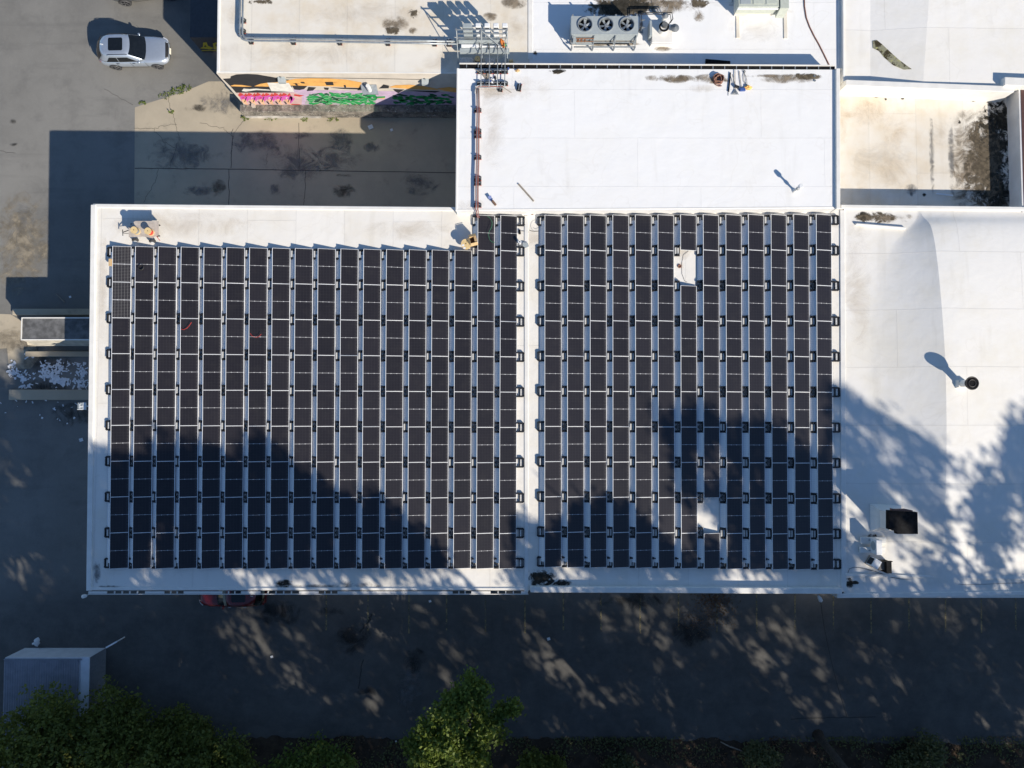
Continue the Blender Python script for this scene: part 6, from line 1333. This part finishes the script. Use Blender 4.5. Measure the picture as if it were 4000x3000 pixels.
def density(x, y, u, v):
    """x, y in 2212-wide photo pixels of the sun ray where it meets roof level"""
    d = 1.0
    n1 = noise.noise(Vector((u * .34, v * .24, 1.7))); n2 = noise.noise(Vector((u * .9, v * .6, 7.7)))
    X, Yp = x * 1.8083, y * 1.8083
    thr = -.42
    if y > 1560: thr = -.46                        # parking lot
    elif x > 1820 and y > 930: thr = -.20           # right roof
    elif x < 260: thr = -.55
    elif 1222 < y < 1272 and x > 1150: thr = .08
    elif 1222 < y < 1275: thr = .04
    if n1 + .45 * n2 < thr: d = 0.0
    if y > 1560 and x > 650 and noise.noise(Vector((u * 1.25, v * .85, 9.1))) < (-.24 if x > 1150 else -.32): d *= .10
    if x > 1820 and 900 < y < 1300 and noise.noise(Vector((u * 1.5, v * 1.0, 3.3))) < -.14: d *= .12
    for hx, hy, rx, ry, f in HOLES:                 # open places in the crowns, stretched along the sun's direction
        dx, dy = X - hx, Yp - hy; a, b = dx * .68 + dy * .73, -dx * .73 + dy * .68
        if (a / rx) ** 2 + (b / ry) ** 2 < 1 + .5 * n2: d *= f
    return d
XT0 = [-33, -25, -17, -9, -1, 7, 14, 21.5, 29, 36, 43, 50, 58, 66, 74]
XT = XT0 + [x + 4 for x in XT0[1:]]
GROUP = 'tall trees shading the lot from below the picture'
trunks = []
base_vis = P(3195, 2872, 0)
for i, x in enumerate(XT):
    trunks.append(Vector((base_vis.x, base_vis.y, -.1)) if i == 7 else Vector((x, (-27.6 if i < len(XT0) else -38.5) + 1.2 * math.sin(i * 2.1), 0)))
LF = [MB() for _ in XT]; lr2 = random.Random(77); hmax = [6.0] * len(XT)
xs_ = [p[0] for pl in polys for p in pl]; ys2 = [p[1] for pl in polys for p in pl]
NCL = 28000; kept = 0
u0, u1, v0, v1 = -36, 47, -33.5, max(ys2)
for k in range(NCL):
    u = lr2.uniform(u0, u1); v = lr2.uniform(v0, v1)
    if not (inpoly(u, v, polys[0]) or inpoly(u, v, polys[1])): continue
    px, py = (2000 + u * 66.4) / 1.8083, (1610 - v * 66.4) / 1.8083
    if lr2.random() > density(px, py, u, v): continue
    Y = lr2.uniform(max(-46, v - 24), -31) if v < -17.5 else lr2.uniform(-32, -24.6)
    z = ZM + .25 + (v - Y) / (KS * .745)
    if z < .8: continue
    if -Y < 24.4 - .502 * z: continue
    x = u + (z - ZM - .25) * KS * .667
    i = min(range(len(XT)), key=lambda i: (XT[i] + lr2.gauss(0, .8) - x) ** 2 + (trunks[i].y * (1 if i != 7 else 1.25) - Y) ** 2); c = Vector((x, Y, z)); hmax[i] = max(hmax[i], z); kept += 1
    for j in range(13):
        o_ = Vector((lr2.gauss(0, 1), lr2.gauss(0, 1), lr2.gauss(0, 1))) * .31; leafq(LF[i], c + o_, lr2.uniform(.14, .28), lr2)
print('tall clumps', kept)
for i, x in enumerate(XT):
    if not LF[i].f: continue
    lab = 'tall tree at the lower right whose bare trunk leans out of the picture' if i == 7 else 'tall leafy tree standing just below the bottom edge, known by its shadow'
    t = thing('tall_tree', lab, 'tree', trunks[i], 0, GROUP)
    h = hmax[i] * .84; b = trunks[i]; q = MB(); rt_ = .25 if i == 7 else .28
    top = Vector((b.x - .6, b.y - 1.5, h)) if i == 7 else Vector((x, b.y, h)); pts = [b.lerp(top, f) + Vector((.25 * math.sin(f * 5 + i), .2 * math.sin(f * 4), 0)) * f for f in (0, .04, .35, .6, .85, 1)]
    q.tube(pts, [rt_ * 1.7, rt_ * .95, rt_ * .75, rt_ * .55, rt_ * .3, .03], 10)
    rb = random.Random(200 + i); vs = LF[i].v
    for k in range(14):
        tgt = vs[rb.randrange(len(vs))]; f = min(.9, max(.25, (tgt.z - 1.5) / max(h, 1))); s_ = pts[0].lerp(pts[-1], f * .9)
        q.tube([s_, s_.lerp(tgt, .5) + Vector((0, 0, .3)), tgt], [.09, .06, .015], 6)
    q.build('trunk', M['bark'], t, smooth=True); LF[i].build('crown', M['leaf_tall'], t)

# ================================================================ light, camera
w = bpy.data.worlds.new('World'); SC.world = w; w.use_nodes = True; nt = w.node_tree
sky = nt.nodes.new('ShaderNodeTexSky'); sky.sky_type = 'NISHITA'; sky.sun_disc = False; sky.sun_elevation = SUN_EL; sky.sun_rotation = R(137); sky.air_density = 1.0; sky.dust_density = 0.1; sky.ozone_density = 5.0
bg = nt.nodes['Background']; nt.links.new(sky.outputs[0], bg.inputs[0]); bg.inputs[1].default_value = 0.105
sun = bpy.data.lights.new('sun', 'SUN'); sun.energy = 5.0; sun.angle = R(0.53); sun.color = (1.0, 0.915, 0.79)
so = bpy.data.objects.new('sun', sun); COL.objects.link(so)
sd_ = Vector((SH.x * math.cos(SUN_EL), SH.y * math.cos(SUN_EL), math.sin(SUN_EL)))
so.rotation_euler = sd_.to_track_quat('Z', 'Y').to_euler(); so.location = (30, -40, 40)
cam = bpy.data.cameras.new('camera'); cam.sensor_width = 36; cam.lens = FPX / 4000 * 36; cam.clip_end = 2000; cam.clip_start = 1
co = bpy.data.objects.new('camera', cam); COL.objects.link(co); co.location = (0, 0, H); co.rotation_euler = (TH, 0, 0); SC.camera = co
SC.view_settings.view_transform = 'Standard'; SC.view_settings.look = 'None'; SC.view_settings.exposure = 0.25; SC.view_settings.gamma = 1
